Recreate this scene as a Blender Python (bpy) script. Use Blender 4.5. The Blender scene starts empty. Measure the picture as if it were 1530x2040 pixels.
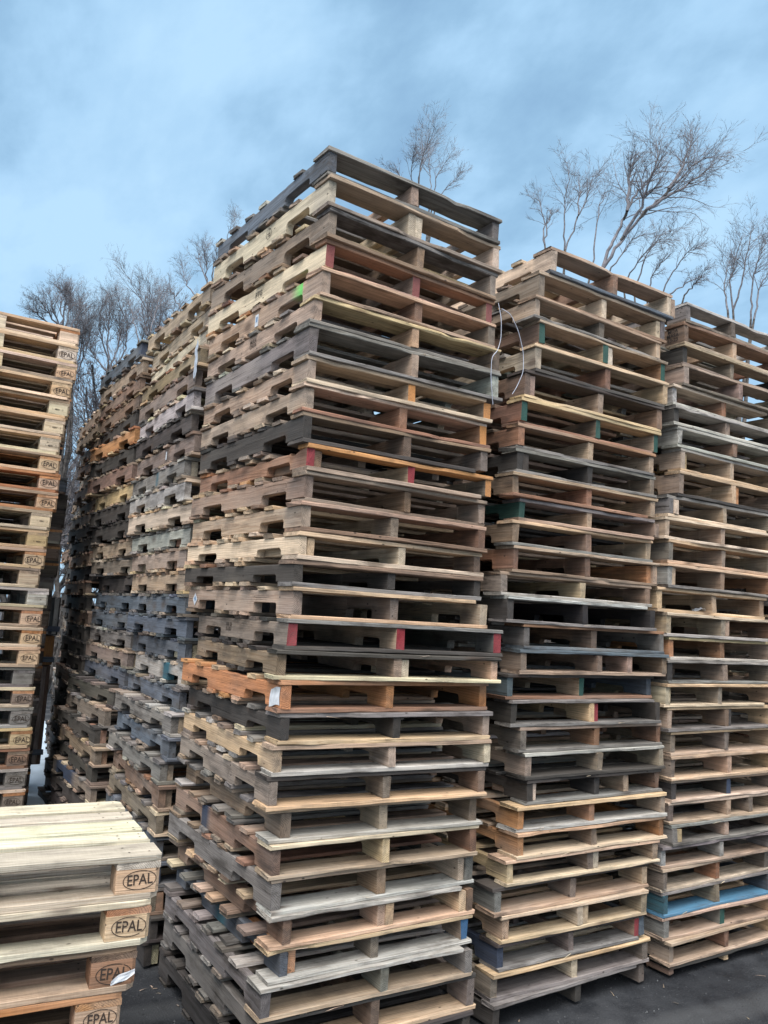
import bpy, math, random
import numpy as np
from mathutils import Vector, Matrix

S = bpy.context.scene
R = math.radians
# ------------------------------------------------------------------ camera
CAM = Vector((-1.4932, -2.9721, 1.85))
yaw, pitch, roll = 0.570436, 0.128794, 0.057593
fw = Vector((math.sin(yaw)*math.cos(pitch), math.cos(yaw)*math.cos(pitch), math.sin(pitch)))
r0 = Vector((math.cos(yaw), -math.sin(yaw), 0)); u0 = r0.cross(fw)
rt = r0*math.cos(roll) + u0*math.sin(roll); up = -r0*math.sin(roll) + u0*math.cos(roll)
cd = bpy.data.cameras.new('camera'); cam = bpy.data.objects.new('camera', cd)
S.collection.objects.link(cam); S.camera = cam
cd.sensor_fit = 'VERTICAL'; cd.sensor_height = 36; cd.lens = 1618.12/2040*36; cd.clip_end = 2000; cd.clip_start = .05
m = Matrix((rt, up, -fw)).transposed().to_4x4(); m.translation = CAM; cam.matrix_world = m
# ------------------------------------------------------------------ sky and light
SUN_EL, SUN_AZ = R(58), R(222)          # azimuth from +Y towards +X: behind the camera
w = bpy.data.worlds.new('World'); S.world = w; w.use_nodes = True
nt = w.node_tree; N = nt.nodes; L = nt.links; N.clear()
def nd(tree, t, **k):
    n = tree.nodes.new(t)
    for a, v in k.items():
        if a.startswith('i_'): n.inputs[a[2:].replace('_', ' ')].default_value = v
        else: setattr(n, a, v)
    return n
def mth(tree, op, a, b=None, clamp=False):
    n = tree.nodes.new('ShaderNodeMath'); n.operation = op; n.use_clamp = clamp
    for i, v in enumerate((a, b)):
        if v is None: continue
        if isinstance(v, (int, float)): n.inputs[i].default_value = v
        else: tree.links.new(v, n.inputs[i])
    return n.outputs[0]
def mix(tree, f, a, b, blend='MIX'):
    n = tree.nodes.new('ShaderNodeMix'); n.data_type = 'RGBA'; n.blend_type = blend
    for i, v in ((0, f), (6, a), (7, b)):
        if isinstance(v, (int, float)): n.inputs[i].default_value = v
        elif isinstance(v, tuple): n.inputs[i].default_value = v if len(v) == 4 else v + (1,)
        else: tree.links.new(v, n.inputs[i])
    return n.outputs[2]
def ramp(tree, f, stops):
    n = tree.nodes.new('ShaderNodeValToRGB'); e = n.color_ramp.elements
    while len(e) < len(stops): e.new(.5)
    for x, (p, c) in zip(e, stops): x.position = p; x.color = c if len(c) == 4 else c + (1,)
    tree.links.new(f, n.inputs[0]); return n.outputs[0]
sky = nd(nt, 'ShaderNodeTexSky', sky_type='NISHITA', sun_disc=False, sun_elevation=SUN_EL, sun_rotation=SUN_AZ)
tc = nd(nt, 'ShaderNodeTexCoord'); sp = nd(nt, 'ShaderNodeSeparateXYZ'); L.new(tc.outputs['Generated'], sp.inputs[0])
zz = mth(nt, 'ADD', mth(nt, 'MAXIMUM', sp.outputs[2], 0.0), .32)
cb = nd(nt, 'ShaderNodeCombineXYZ'); L.new(mth(nt, 'DIVIDE', sp.outputs[0], zz), cb.inputs[0]); L.new(mth(nt, 'DIVIDE', sp.outputs[1], zz), cb.inputs[1])
mp = nd(nt, 'ShaderNodeMapping'); L.new(cb.outputs[0], mp.inputs[0]); mp.inputs['Rotation'].default_value = (0, 0, R(35)); mp.inputs['Scale'].default_value = (1.25, .8, 1); mp.inputs['Location'].default_value = (3.22, 1.62, 0)
n1 = nd(nt, 'ShaderNodeTexNoise', i_Scale=2.5, i_Detail=8.0, i_Roughness=.52, i_Distortion=.35); L.new(mp.outputs[0], n1.inputs[0])
n2 = nd(nt, 'ShaderNodeTexNoise', i_Scale=7.0, i_Detail=7.0, i_Roughness=.55); L.new(mp.outputs[0], n2.inputs[0])
cl = mth(nt, 'ADD', mth(nt, 'MULTIPLY', n1.outputs[0], .62), mth(nt, 'MULTIPLY', n2.outputs[0], .38))
clouds = ramp(nt, cl, [(.32, (.18, .315, .475)), (.42, (.235, .395, .56)), (.50, (.305, .485, .665)), (.59, (.36, .545, .715))])
# the bright side of the cloud deck lies over the shoulder of the camera and overhead
dt = nd(nt, 'ShaderNodeVectorMath', operation='DOT_PRODUCT'); L.new(tc.outputs['Generated'], dt.inputs[0]); dt.inputs[1].default_value = (-.45, -.62, .64)
br = mth(nt, 'MULTIPLY', mth(nt, 'ADD', dt.outputs['Value'], .05, True), 1.0, True)
br = mth(nt, 'MULTIPLY', br, mth(nt, 'MULTIPLY', mth(nt, 'SUBTRACT', sp.outputs[2], .12), 2.2, True))
clouds = mix(nt, br, clouds, (2.15, 2.1, 2.05))
low = mth(nt, 'MULTIPLY', mth(nt, 'SUBTRACT', .30, sp.outputs[2], True), 1.2, True)
clouds = mix(nt, low, clouds, (.30, .49, .655))
dim = nd(nt, 'ShaderNodeVectorMath', operation='SCALE'); L.new(sky.outputs[0], dim.inputs[0]); dim.inputs['Scale'].default_value = .1
clouds = mix(nt, .9, dim.outputs[0], clouds)
bg = nd(nt, 'ShaderNodeBackground', i_Strength=1.0); L.new(clouds, bg.inputs[0])
wo = nd(nt, 'ShaderNodeOutputWorld'); L.new(bg.outputs[0], wo.inputs[0])
sl = bpy.data.lights.new('sun', 'SUN'); sl.energy = 2.0; sl.angle = R(28); sl.color = (1, .975, .945)
so = bpy.data.objects.new('sun', sl); S.collection.objects.link(so)
so.rotation_euler = Vector((-math.sin(SUN_AZ)*math.cos(SUN_EL), -math.cos(SUN_AZ)*math.cos(SUN_EL), -math.sin(SUN_EL))).to_track_quat('-Z', 'Y').to_euler()
S.view_settings.view_transform = 'Standard'; S.view_settings.look = 'None'; S.view_settings.exposure = 0.6; S.view_settings.gamma = 1.0
S.cycles.max_bounces = 6; S.cycles.diffuse_bounces = 1; S.cycles.use_denoising = True; S.cycles.denoising_input_passes = 'RGB_ALBEDO_NORMAL'; S.cycles.denoising_prefilter = 'NONE'

rng = np.random.default_rng(7); random.seed(7)
# ------------------------------------------------------------------ materials
def new_mat(name):
    ma = bpy.data.materials.new(name); ma.use_nodes = True; t = ma.node_tree; t.nodes.clear()
    b = t.nodes.new('ShaderNodeBsdfPrincipled'); o = t.nodes.new('ShaderNodeOutputMaterial'); t.links.new(b.outputs[0], o.inputs[0])
    b.inputs['Specular IOR Level'].default_value = .25
    return ma, t, b
def wood_material():
    """Lumber: attribute wc runs along/across each board (pith offset included), tint.rgb is that board's wood, tint.a its
    weathering, misc = (end grain, random, paint)."""
    ma, t, b = new_mat('weathered_lumber'); l = t.links
    wc = nd(t, 'ShaderNodeAttribute', attribute_name='wc').outputs['Vector']
    ta = nd(t, 'ShaderNodeAttribute', attribute_name='tint'); tint, wth = ta.outputs['Color'], ta.outputs['Alpha']
    ms = nd(t, 'ShaderNodeSeparateXYZ'); l.new(nd(t, 'ShaderNodeAttribute', attribute_name='misc').outputs['Vector'], ms.inputs[0])
    endf, rnd, paint = ms.outputs
    def noise(scale, detail, rough=.5, vec=None):
        mpn = nd(t, 'ShaderNodeMapping'); mpn.inputs['Scale'].default_value = scale; l.new(vec or wc, mpn.inputs[0])
        n = nd(t, 'ShaderNodeTexNoise', i_Scale=1.0, i_Detail=detail, i_Roughness=rough); l.new(mpn.outputs[0], n.inputs[0]); return n.outputs[0]
    wob = noise((1.6, 14, 14), 3.0)
    sx = nd(t, 'ShaderNodeSeparateXYZ'); l.new(wc, sx.inputs[0])
    rad = mth(t, 'SQRT', mth(t, 'ADD', mth(t, 'POWER', sx.outputs[1], 2.0), mth(t, 'POWER', sx.outputs[2], 2.0)))
    rad = mth(t, 'ADD', rad, mth(t, 'MULTIPLY', wob, .035))
    ring = mth(t, 'SINE', mth(t, 'MULTIPLY', rad, 2*math.pi/.0062))
    ring = mth(t, 'POWER', mth(t, 'MULTIPLY', mth(t, 'ADD', ring, 1.0), .5), 3.0)
    fib = noise((5, 190, 190), 4.0, .6)
    fib2 = noise((14, 520, 520), 2.0)
    band = noise((2.2, 42, 42), 3.0, .55)
    saw = noise((230, 9, 9), 2.0)
    blot = noise((3.2, 11, 11), 5.0, .6)
    big = noise((1.3, 3.5, 3.5), 3.0)
    stain = noise((4.5, 9, 16), 6.0, .65)
    # tint, streaked
    k = mth(t, 'ADD', mth(t, 'MULTIPLY', fib, .75), mth(t, 'MULTIPLY', fib2, .3))
    k = mth(t, 'ADD', k, .32)
    k = mth(t, 'ADD', k, mth(t, 'MULTIPLY', mth(t, 'SUBTRACT', band, .5), 1.1))
    k = mth(t, 'ADD', k, mth(t, 'MULTIPLY', saw, .22))
    k = mth(t, 'SUBTRACT', k, mth(t, 'MULTIPLY', ring, mth(t, 'ADD', mth(t, 'MULTIPLY', endf, .22), .15)))
    sc = nd(t, 'ShaderNodeVectorMath', operation='SCALE'); l.new(tint, sc.inputs[0]); l.new(k, sc.inputs['Scale'])
    col = sc.outputs[0]
    # warm latewood
    col = mix(t, mth(t, 'MULTIPLY', ring, .3), col, (.80, .58, .40), 'MULTIPLY')
    # knots
    mk = nd(t, 'ShaderNodeMapping'); mk.inputs['Scale'].default_value = (2.6, 8.5, 5.0); l.new(wc, mk.inputs[0])
    vo = nd(t, 'ShaderNodeTexVoronoi', i_Scale=1.0); l.new(mk.outputs[0], vo.inputs['Vector'])
    kn = ramp(t, mth(t, 'ADD', vo.outputs['Distance'], mth(t, 'MULTIPLY', fib, .05)), [(.09, (1, 1, 1)), (.14, (.55, .55, .55)), (.22, (0, 0, 0))])
    col = mix(t, mth(t, 'MULTIPLY', kn, mth(t, 'SUBTRACT', .75, mth(t, 'MULTIPLY', endf, .75))), col, (.075, .042, .026))
    # silver-grey weathering in patches
    wf = mth(t, 'ADD', wth, mth(t, 'MULTIPLY', mth(t, 'SUBTRACT', blot, .5), 1.5), True)
    gr = nd(t, 'ShaderNodeVectorMath', operation='SCALE'); gr.inputs[0].default_value = (.215, .207, .20); bw = nd(t, 'ShaderNodeRGBToBW'); l.new(tint, bw.inputs[0]); lum = mth(t, 'MINIMUM', mth(t, 'ADD', mth(t, 'MULTIPLY', bw.outputs[0], 3.6), .12), 1.1)
    l.new(mth(t, 'MULTIPLY', mth(t, 'MULTIPLY', k, lum), mth(t, 'ADD', big, .5)), gr.inputs['Scale'])
    col = mix(t, mth(t, 'MULTIPLY', wf, .55), col, gr.outputs[0])
    # dark water and mould stains
    st = ramp(t, stain, [(.50, (0, 0, 0)), (.66, (1, 1, 1))])
    col = mix(t, mth(t, 'MULTIPLY', st, mth(t, 'ADD', mth(t, 'MULTIPLY', wth, .55), .34)), col, (.05, .042, .037))
    pale = ramp(t, big, [(.52, (0, 0, 0)), (.75, (1, 1, 1))])
    col = mix(t, mth(t, 'MULTIPLY', mth(t, 'MULTIPLY', pale, lum), .25), col, (.50, .43, .35))
    # drying checks
    cr = ramp(t, noise((1.6, 95, 95), 3.0, .6), [(.63, (0, 0, 0)), (.70, (1, 1, 1))])
    crf = mth(t, 'MULTIPLY', cr, mth(t, 'ADD', mth(t, 'MULTIPLY', wth, .75), .12))
    col = mix(t, crf, col, (.02, .017, .015))
    mv = nd(t, 'ShaderNodeMapping'); mv.inputs['Scale'].default_value = (9, 17, 17); l.new(wc, mv.inputs[0])
    vs = nd(t, 'ShaderNodeTexVoronoi', i_Scale=1.0); l.new(mv.outputs[0], vs.inputs['Vector'])
    col = mix(t, ramp(t, vs.outputs['Distance'], [(.045, (.85, .85, .85)), (.085, (0, 0, 0))]), col, (.03, .022, .018))
    # paint, worn through along the grain
    wear = ramp(t, mth(t, 'ADD', mth(t, 'MULTIPLY', fib, .6), mth(t, 'MULTIPLY', blot, .4)), [(.38, (0, 0, 0)), (.58, (1, 1, 1))])
    pc = mix(t, mth(t, 'MULTIPLY', blot, .35), tint, (.10, .09, .085))
    col = mix(t, mth(t, 'MULTIPLY', paint, wear), col, pc)
    l.new(col, b.inputs['Base Color'])
    b.inputs['Roughness'].default_value = .82
    h = mth(t, 'SUBTRACT', mth(t, 'ADD', mth(t, 'MULTIPLY', fib, .6), mth(t, 'MULTIPLY', blot, .5)), mth(t, 'MULTIPLY', cr, .7))
    bp = nd(t, 'ShaderNodeBump', i_Strength=.7, i_Distance=.004); l.new(h, bp.inputs['Height']); l.new(bp.outputs[0], b.inputs['Normal'])
    return ma
WOOD = wood_material()
def plain(name, col, rough=.7, var=.15, scale=40, spec=.25):
    ma, t, b = new_mat(name); tcn = nd(t, 'ShaderNodeTexCoord'); n = nd(t, 'ShaderNodeTexNoise', i_Scale=float(scale), i_Detail=4.0); t.links.new(tcn.outputs['Object'], n.inputs[0])
    c = ramp(t, n.outputs[0], [(.3, tuple(x*(1-var) for x in col)), (.7, tuple(x*(1+var) for x in col))]); t.links.new(c, b.inputs['Base Color'])
    b.inputs['Roughness'].default_value = rough; b.inputs['Specular IOR Level'].default_value = spec; return ma
NAIL = plain('rusty_nail', (.035, .028, .025), .6)
PAPER = plain('paper', (.55, .57, .60), .7, .16, 45)
PRINT = plain('printing_ink', (.14, .22, .34), .7, .3)
STRAP = plain('plastic_strap', (.42, .45, .53), .35, .2, 30, .5)
FILM = plain('dull_film', (.36, .40, .46), .4, .25, 30, .5)
def ink_material():
    ma, t, b = new_mat('burnt_stamp'); tcn = nd(t, 'ShaderNodeTexCoord')
    n = nd(t, 'ShaderNodeTexNoise', i_Scale=55.0, i_Detail=4.0); t.links.new(tcn.outputs['Object'], n.inputs[0])
    oi = nd(t, 'ShaderNodeObjectInfo')
    a = mth(t, 'ADD', n.outputs[0], mth(t, 'MULTIPLY', mth(t, 'SUBTRACT', .85, oi.outputs['Random']), .26))
    f = ramp(t, a, [(.30, (0, 0, 0)), (.41, (1, 1, 1))])
    b.inputs['Base Color'].default_value = (.045, .033, .027, 1); b.inputs['Roughness'].default_value = .9
    t.links.new(f, b.inputs['Alpha']); return ma
INK = ink_material()
INKDARK = plain('dark_stencil_ink', (.03, .026, .026), .85)
def bark_material(name, c1, c2):
    ma, t, b = new_mat(name); tcn = nd(t, 'ShaderNodeTexCoord'); n = nd(t, 'ShaderNodeTexNoise', i_Scale=18.0, i_Detail=5.0); t.links.new(tcn.outputs['Object'], n.inputs[0])
    t.links.new(ramp(t, n.outputs[0], [(.35, c1), (.65, c2)]), b.inputs['Base Color']); b.inputs['Roughness'].default_value = .9; return ma
BARK = bark_material('grey_bark', (.05, .045, .042), (.15, .135, .125))
TWIG = bark_material('twig_bark', (.11, .108, .12), (.21, .20, .215))
def ground_material():
    ma, t, b = new_mat('wet_asphalt'); l = t.links; tcn = nd(t, 'ShaderNodeTexCoord').outputs['Object']
    def nz(s, d=5.0, r=.55):
        n = nd(t, 'ShaderNodeTexNoise', i_Scale=float(s), i_Detail=d, i_Roughness=r); l.new(tcn, n.inputs[0]); return n.outputs[0]
    big, mid, fine = nz(.9), nz(6), nz(120, 3.0)
    c = ramp(t, mth(t, 'ADD', mth(t, 'MULTIPLY', big, .6), mth(t, 'MULTIPLY', mid, .4)), [(.34, (.012, .013, .016)), (.52, (.026, .028, .032)), (.68, (.048, .05, .055))])
    c = mix(t, ramp(t, fine, [(.58, (0, 0, 0)), (.72, (.6, .6, .6))]), c, (.10, .10, .105))
    wv = nd(t, 'ShaderNodeTexWave', i_Scale=.55, i_Distortion=1.6, i_Detail=3.0); wv.bands_direction = 'Y'; l.new(tcn, wv.inputs['Vector'])
    c = mix(t, ramp(t, wv.outputs['Fac'], [(.70, (0, 0, 0)), (.95, (.55, .55, .55))]), c, (.075, .077, .080))
    # pale snow added on unseen ground behind the camera to bounce light upward
    dist = nd(t, 'ShaderNodeVectorMath', operation='DISTANCE'); l.new(tcn, dist.inputs[0]); dist.inputs[1].default_value = (1.2, 1.5, 0)
    sn = mth(t, 'ADD', mth(t, 'MULTIPLY', mth(t, 'SUBTRACT', mth(t, 'ADD', dist.outputs['Value'], 0.0), 7.0), .10, True), mth(t, 'MULTIPLY', mth(t, 'SUBTRACT', nz(.35), .5), 1.6))
    sp_ = nd(t, 'ShaderNodeSeparateXYZ'); l.new(tcn, sp_.inputs[0]); sn = mth(t, 'SUBTRACT', sn, mth(t, 'MULTIPLY', mth(t, 'ADD', sp_.outputs[1], 3.0), .5, True))   # keeps the added snow behind the camera only
    c = mix(t, ramp(t, sn, [(.45, (0, 0, 0)), (.6, (.8, .8, .8))]), c, (.62, .66, .70))
    l.new(c, b.inputs['Base Color']); l.new(ramp(t, mid, [(.35, (.42, .42, .42)), (.6, (.85, .85, .85))]), b.inputs['Roughness'])
    bp = nd(t, 'ShaderNodeBump', i_Strength=.6, i_Distance=.02); l.new(mth(t, 'ADD', mth(t, 'MULTIPLY', fine, .35), mid), bp.inputs['Height']); l.new(bp.outputs[0], b.inputs['Normal'])
    return ma
GROUND = ground_material()
SNOW = plain('packed_snow', (.44, .52, .60), .75, .15, 5)
GRAVEL = plain('grit', (.13, .135, .14), .8, .5, 3)

# ------------------------------------------------------------------ scene graph helpers
COL = S.collection
def link(o, parent=None):
    COL.objects.link(o)
    if parent: o.parent = parent
    return o
def empty(name, loc, rot=0, label=None, cat=None, group=None):
    o = bpy.data.objects.new(name, None); o.location = loc; o.rotation_euler = (0, 0, rot); o.empty_display_size = .1
    return tag(link(o), label, cat, group)
def tag(o, label=None, cat=None, group=None, kind=None):
    if label: o['label'] = label
    if cat: o['category'] = cat
    if group: o['group'] = group
    if kind: o['kind'] = kind
    return o

class MB:
    """collects lumber and plain pieces, builds ONE mesh object"""
    def __init__(s): s.v = []; s.wc = []; s.tint = []; s.misc = []; s.f = []; s.m = []; s.n = 0; s.smooth = []
    def add(s, v, f, wc=None, tint=None, misc=None, mat=0, smooth=False):
        v = np.asarray(v, float); k = len(v)
        s.v.append(v); s.wc.append(v if wc is None else wc)
        s.tint.append(np.tile([.3, .25, .2, .3], (k, 1)) if tint is None else np.broadcast_to(tint, (k, 4)))
        s.misc.append(np.zeros((k, 3)) if misc is None else misc)
        s.f += [tuple(i + s.n for i in q) for q in f]; s.m += [mat]*len(f); s.smooth += [smooth]*len(f); s.n += k
    def build(s, name, mats, parent=None):
        me = bpy.data.meshes.new(name); V = np.concatenate(s.v)
        me.from_pydata(V.tolist(), [], s.f)
        for ma in (mats if isinstance(mats, (list, tuple)) else [mats]): me.materials.append(ma)
        if any(s.m): me.polygons.foreach_set('material_index', s.m)
        if any(s.smooth): me.polygons.foreach_set('use_smooth', s.smooth)
        a = me.attributes.new('wc', 'FLOAT_VECTOR', 'POINT'); a.data.foreach_set('vector', np.concatenate(s.wc).astype('f').ravel())
        a = me.attributes.new('tint', 'FLOAT_COLOR', 'POINT'); a.data.foreach_set('color', np.concatenate(s.tint).astype('f').ravel())
        a = me.attributes.new('misc', 'FLOAT_VECTOR', 'POINT'); a.data.foreach_set('vector', np.concatenate(s.misc).astype('f').ravel())
        me.update(); return link(bpy.data.objects.new(name, me), parent)

def smooth_noise(n, corr, amp):
    k = max(2, int(n/corr)+2); c = rng.normal(0, 1, k); return np.interp(np.linspace(0, k-1, n), np.arange(k), c)*amp
def lumber(mb, axis, s, a0, a1, b0, b1, tint, wear=1.0, paint=None, endpaint=None, warp=0., twist=0., mat=0, chmin=.0014, wane=.12, grain=None, cor=None):
    """a sawn piece. axis 'x': s->x, a->y, b->z; axis 'y': s->y, a->x, b->z; axis 'z': s->z, a->x, b->y.
    s, a0.. are arrays per ring; tint (n,4) or (4,); paint (n,); endpaint rgb for the low-s end."""
    s = np.asarray(s, float); n = len(s); o = np.ones(n)
    a0, a1, b0, b1 = (np.asarray(q, float)*o for q in (a0, a1, b0, b1))
    ch = np.abs(rng.normal(0, 1, (n, 4)))**1.5*.0008*wear + chmin
    for c in range(4):
        if rng.random() < wane:
            i0 = rng.integers(0, n); i1 = min(n, i0 + rng.integers(2, max(3, n//2+1))); ch[i0:i1, c] += rng.uniform(.002, .0065)*np.sin(np.linspace(.5, 2.6, i1-i0))*wear
    if cor is not None: ch = np.maximum(ch, np.asarray(cor))
    lim = np.minimum(a1-a0, b1-b0)*.45; ch = np.minimum(ch, lim[:, None])
    j = smooth_noise(n, 3.5, .0006*wear)
    A = np.stack([a0+ch[:, 0]+j, a1-ch[:, 1]+j, a1+j, a1+j, a1-ch[:, 2]+j, a0+ch[:, 3]+j, a0+j, a0+j], 1)
    B = np.stack([b0, b0, b0+ch[:, 1], b1-ch[:, 2], b1, b1, b1-ch[:, 3], b0+ch[:, 0]], 1)
    A += rng.normal(0, .0003*wear, A.shape); B += rng.normal(0, .0002*wear, B.shape)
    SS = np.repeat(s[:, None], 8, 1)
    SS[0] += rng.normal(0, .0018*wear, 8); SS[-1] += rng.normal(0, .0018*wear, 8)
    off = rng.uniform(0, 60); pa = rng.uniform(-.09, .09); pb = rng.choice([-1, 1])*rng.uniform(.01, .11)
    wc = np.stack([SS+off, A-a0.mean()+pa, B-b0.mean()+pb], -1).reshape(-1, 3)
    if grain == 'a': wc = np.stack([A+off, SS+pa, B+pb], -1).reshape(-1, 3)
    u = (s-s[0])/(s[-1]-s[0])
    B = B + (warp*np.sin(math.pi*u))[:, None] + (twist*(u-.5))[:, None]*np.sign(A-(a0+a1)[:, None]/2)
    if axis == 'x': P = np.stack([SS, A, B], -1)
    elif axis == 'y': P = np.stack([A, SS, B], -1)
    else: P = np.stack([A, B, SS], -1)
    P = P.reshape(-1, 3); flip = axis == 'y'
    tn = np.broadcast_to(np.asarray(tint, float), (n, 4)); T = np.repeat(tn, 8, 0)
    M = np.zeros((n*8, 3)); M[:, 1] = rng.random()
    if paint is not None: M[:, 2] = np.repeat(paint, 8)
    F = []
    for i in range(n-1):
        for k in range(8):
            q = (i*8+k, i*8+(k+1) % 8, (i+1)*8+(k+1) % 8, (i+1)*8+k); F.append(q[::-1] if not flip else q)
    # end caps with their own vertices (end grain)
    for e, (i, ids) in enumerate(((0, list(range(8))), (n-1, list(range(8))[::-1]))):
        base = len(P); P = np.concatenate([P, P[i*8:i*8+8]]); wc = np.concatenate([wc, wc[i*8:i*8+8]])
        t = T[i*8:i*8+8].copy(); mm = M[i*8:i*8+8].copy(); mm[:, 0] = 1; t[:, :3] *= .86
        if grain == 'a': mm[:, 0] = 0
        if endpaint is not None and e == 0: t[:, :3] = endpaint; mm[:, 2] = 1
        T = np.concatenate([T, t]); M = np.concatenate([M, mm])
        q = tuple(base+d for d in ids); F.append(q if not flip else q[::-1])
    if axis == 'x' or axis == 'z': F = [q[::-1] for q in F]
    mb.add(P, F, wc, T, M, mat)
def splinter(mb, p, d, ln, th, tint):
    p = np.array(p); d = np.array(d)/np.linalg.norm(d); a = np.cross(d, [0, 0, 1]); a /= np.linalg.norm(a); b = np.cross(a, d)
    q = p+d*ln; v = [p+a*th, p-a*th, p+b*th*.5, p+d*ln*.5+a*th*.6+b*th, p+d*ln*.5-a*th*.6+b*th*.6, q]
    mb.add(np.array(v), [(0, 1, 4, 3), (0, 3, 2), (1, 2, 4), (2, 3, 4), (3, 4, 5)], tint=tint)

# ------------------------------------------------------------------ wood colours (rgb, weathering)
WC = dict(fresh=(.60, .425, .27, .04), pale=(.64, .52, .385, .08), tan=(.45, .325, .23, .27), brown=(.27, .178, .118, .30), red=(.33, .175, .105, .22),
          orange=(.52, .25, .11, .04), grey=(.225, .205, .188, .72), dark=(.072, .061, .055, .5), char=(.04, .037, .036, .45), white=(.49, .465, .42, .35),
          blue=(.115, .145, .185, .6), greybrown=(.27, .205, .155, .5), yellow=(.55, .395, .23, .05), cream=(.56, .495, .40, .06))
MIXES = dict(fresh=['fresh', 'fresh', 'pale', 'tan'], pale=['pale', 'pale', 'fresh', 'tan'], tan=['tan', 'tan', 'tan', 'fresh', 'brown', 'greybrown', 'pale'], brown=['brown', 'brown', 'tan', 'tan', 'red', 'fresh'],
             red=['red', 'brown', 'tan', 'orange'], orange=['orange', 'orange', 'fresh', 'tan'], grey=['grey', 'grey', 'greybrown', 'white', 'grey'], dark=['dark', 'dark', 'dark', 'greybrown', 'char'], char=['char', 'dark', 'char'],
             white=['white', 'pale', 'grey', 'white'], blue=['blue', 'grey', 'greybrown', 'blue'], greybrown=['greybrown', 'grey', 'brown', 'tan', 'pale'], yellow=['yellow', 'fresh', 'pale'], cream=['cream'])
PAINT = dict(red=(.27, .03, .04), faded=(.24, .075, .07), green=(.02, .085, .068), blue=(.035, .12, .25), lime=(.16, .62, .13), navy=(.035, .055, .10), yellow=(.55, .45, .06), sky=(.06, .22, .37), teal=(.03, .12, .16), orange=(.52, .23, .07))
def tone(key, jit=.10):
    c = np.array(WC[key]); c[:3] *= 1 + rng.normal(0, jit); c[:3] *= 1 + rng.normal(0, .035, 3); c[3] = np.clip(c[3]+rng.normal(0, .10), 0, 1); return np.clip(c, 0.015, 1)
def pick(key): return tone(MIXES[key][rng.integers(len(MIXES[key]))])

# ------------------------------------------------------------------ stringer pallet
def notch_profile(d, ns, depth=.038, r=.02, wide=.229, start=.152):
    """ring stations along a stringer of length d and the height of the underside at each"""
    st = [(0, 0)]; pts = np.linspace(0, d, ns)
    regs = [(start, start+wide), (d-start-wide, d-start)]
    def flat(a, b):
        for q in pts:
            if a+.012 < q < b-.012: st.append((q, 0))
    cur = 0
    for a, b in regs:
        flat(cur, a); st.append((a-.0008, 0)); st.append((a, depth-r))
        for th in (30, 60, 90): st.append((a+r*(1-math.cos(R(th))), depth-r+r*math.sin(R(th))))
        st.append(((a+b)/2, depth))
        for th in (90, 60, 30): st.append((b-r*(1-math.cos(R(th))), depth-r+r*math.sin(R(th))))
        st.append((b, depth-r)); st.append((b+.0008, 0)); cur = b
    flat(cur, d); st.append((d, 0))
    a = np.array(st); return a[:, 0], a[:, 1]
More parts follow.
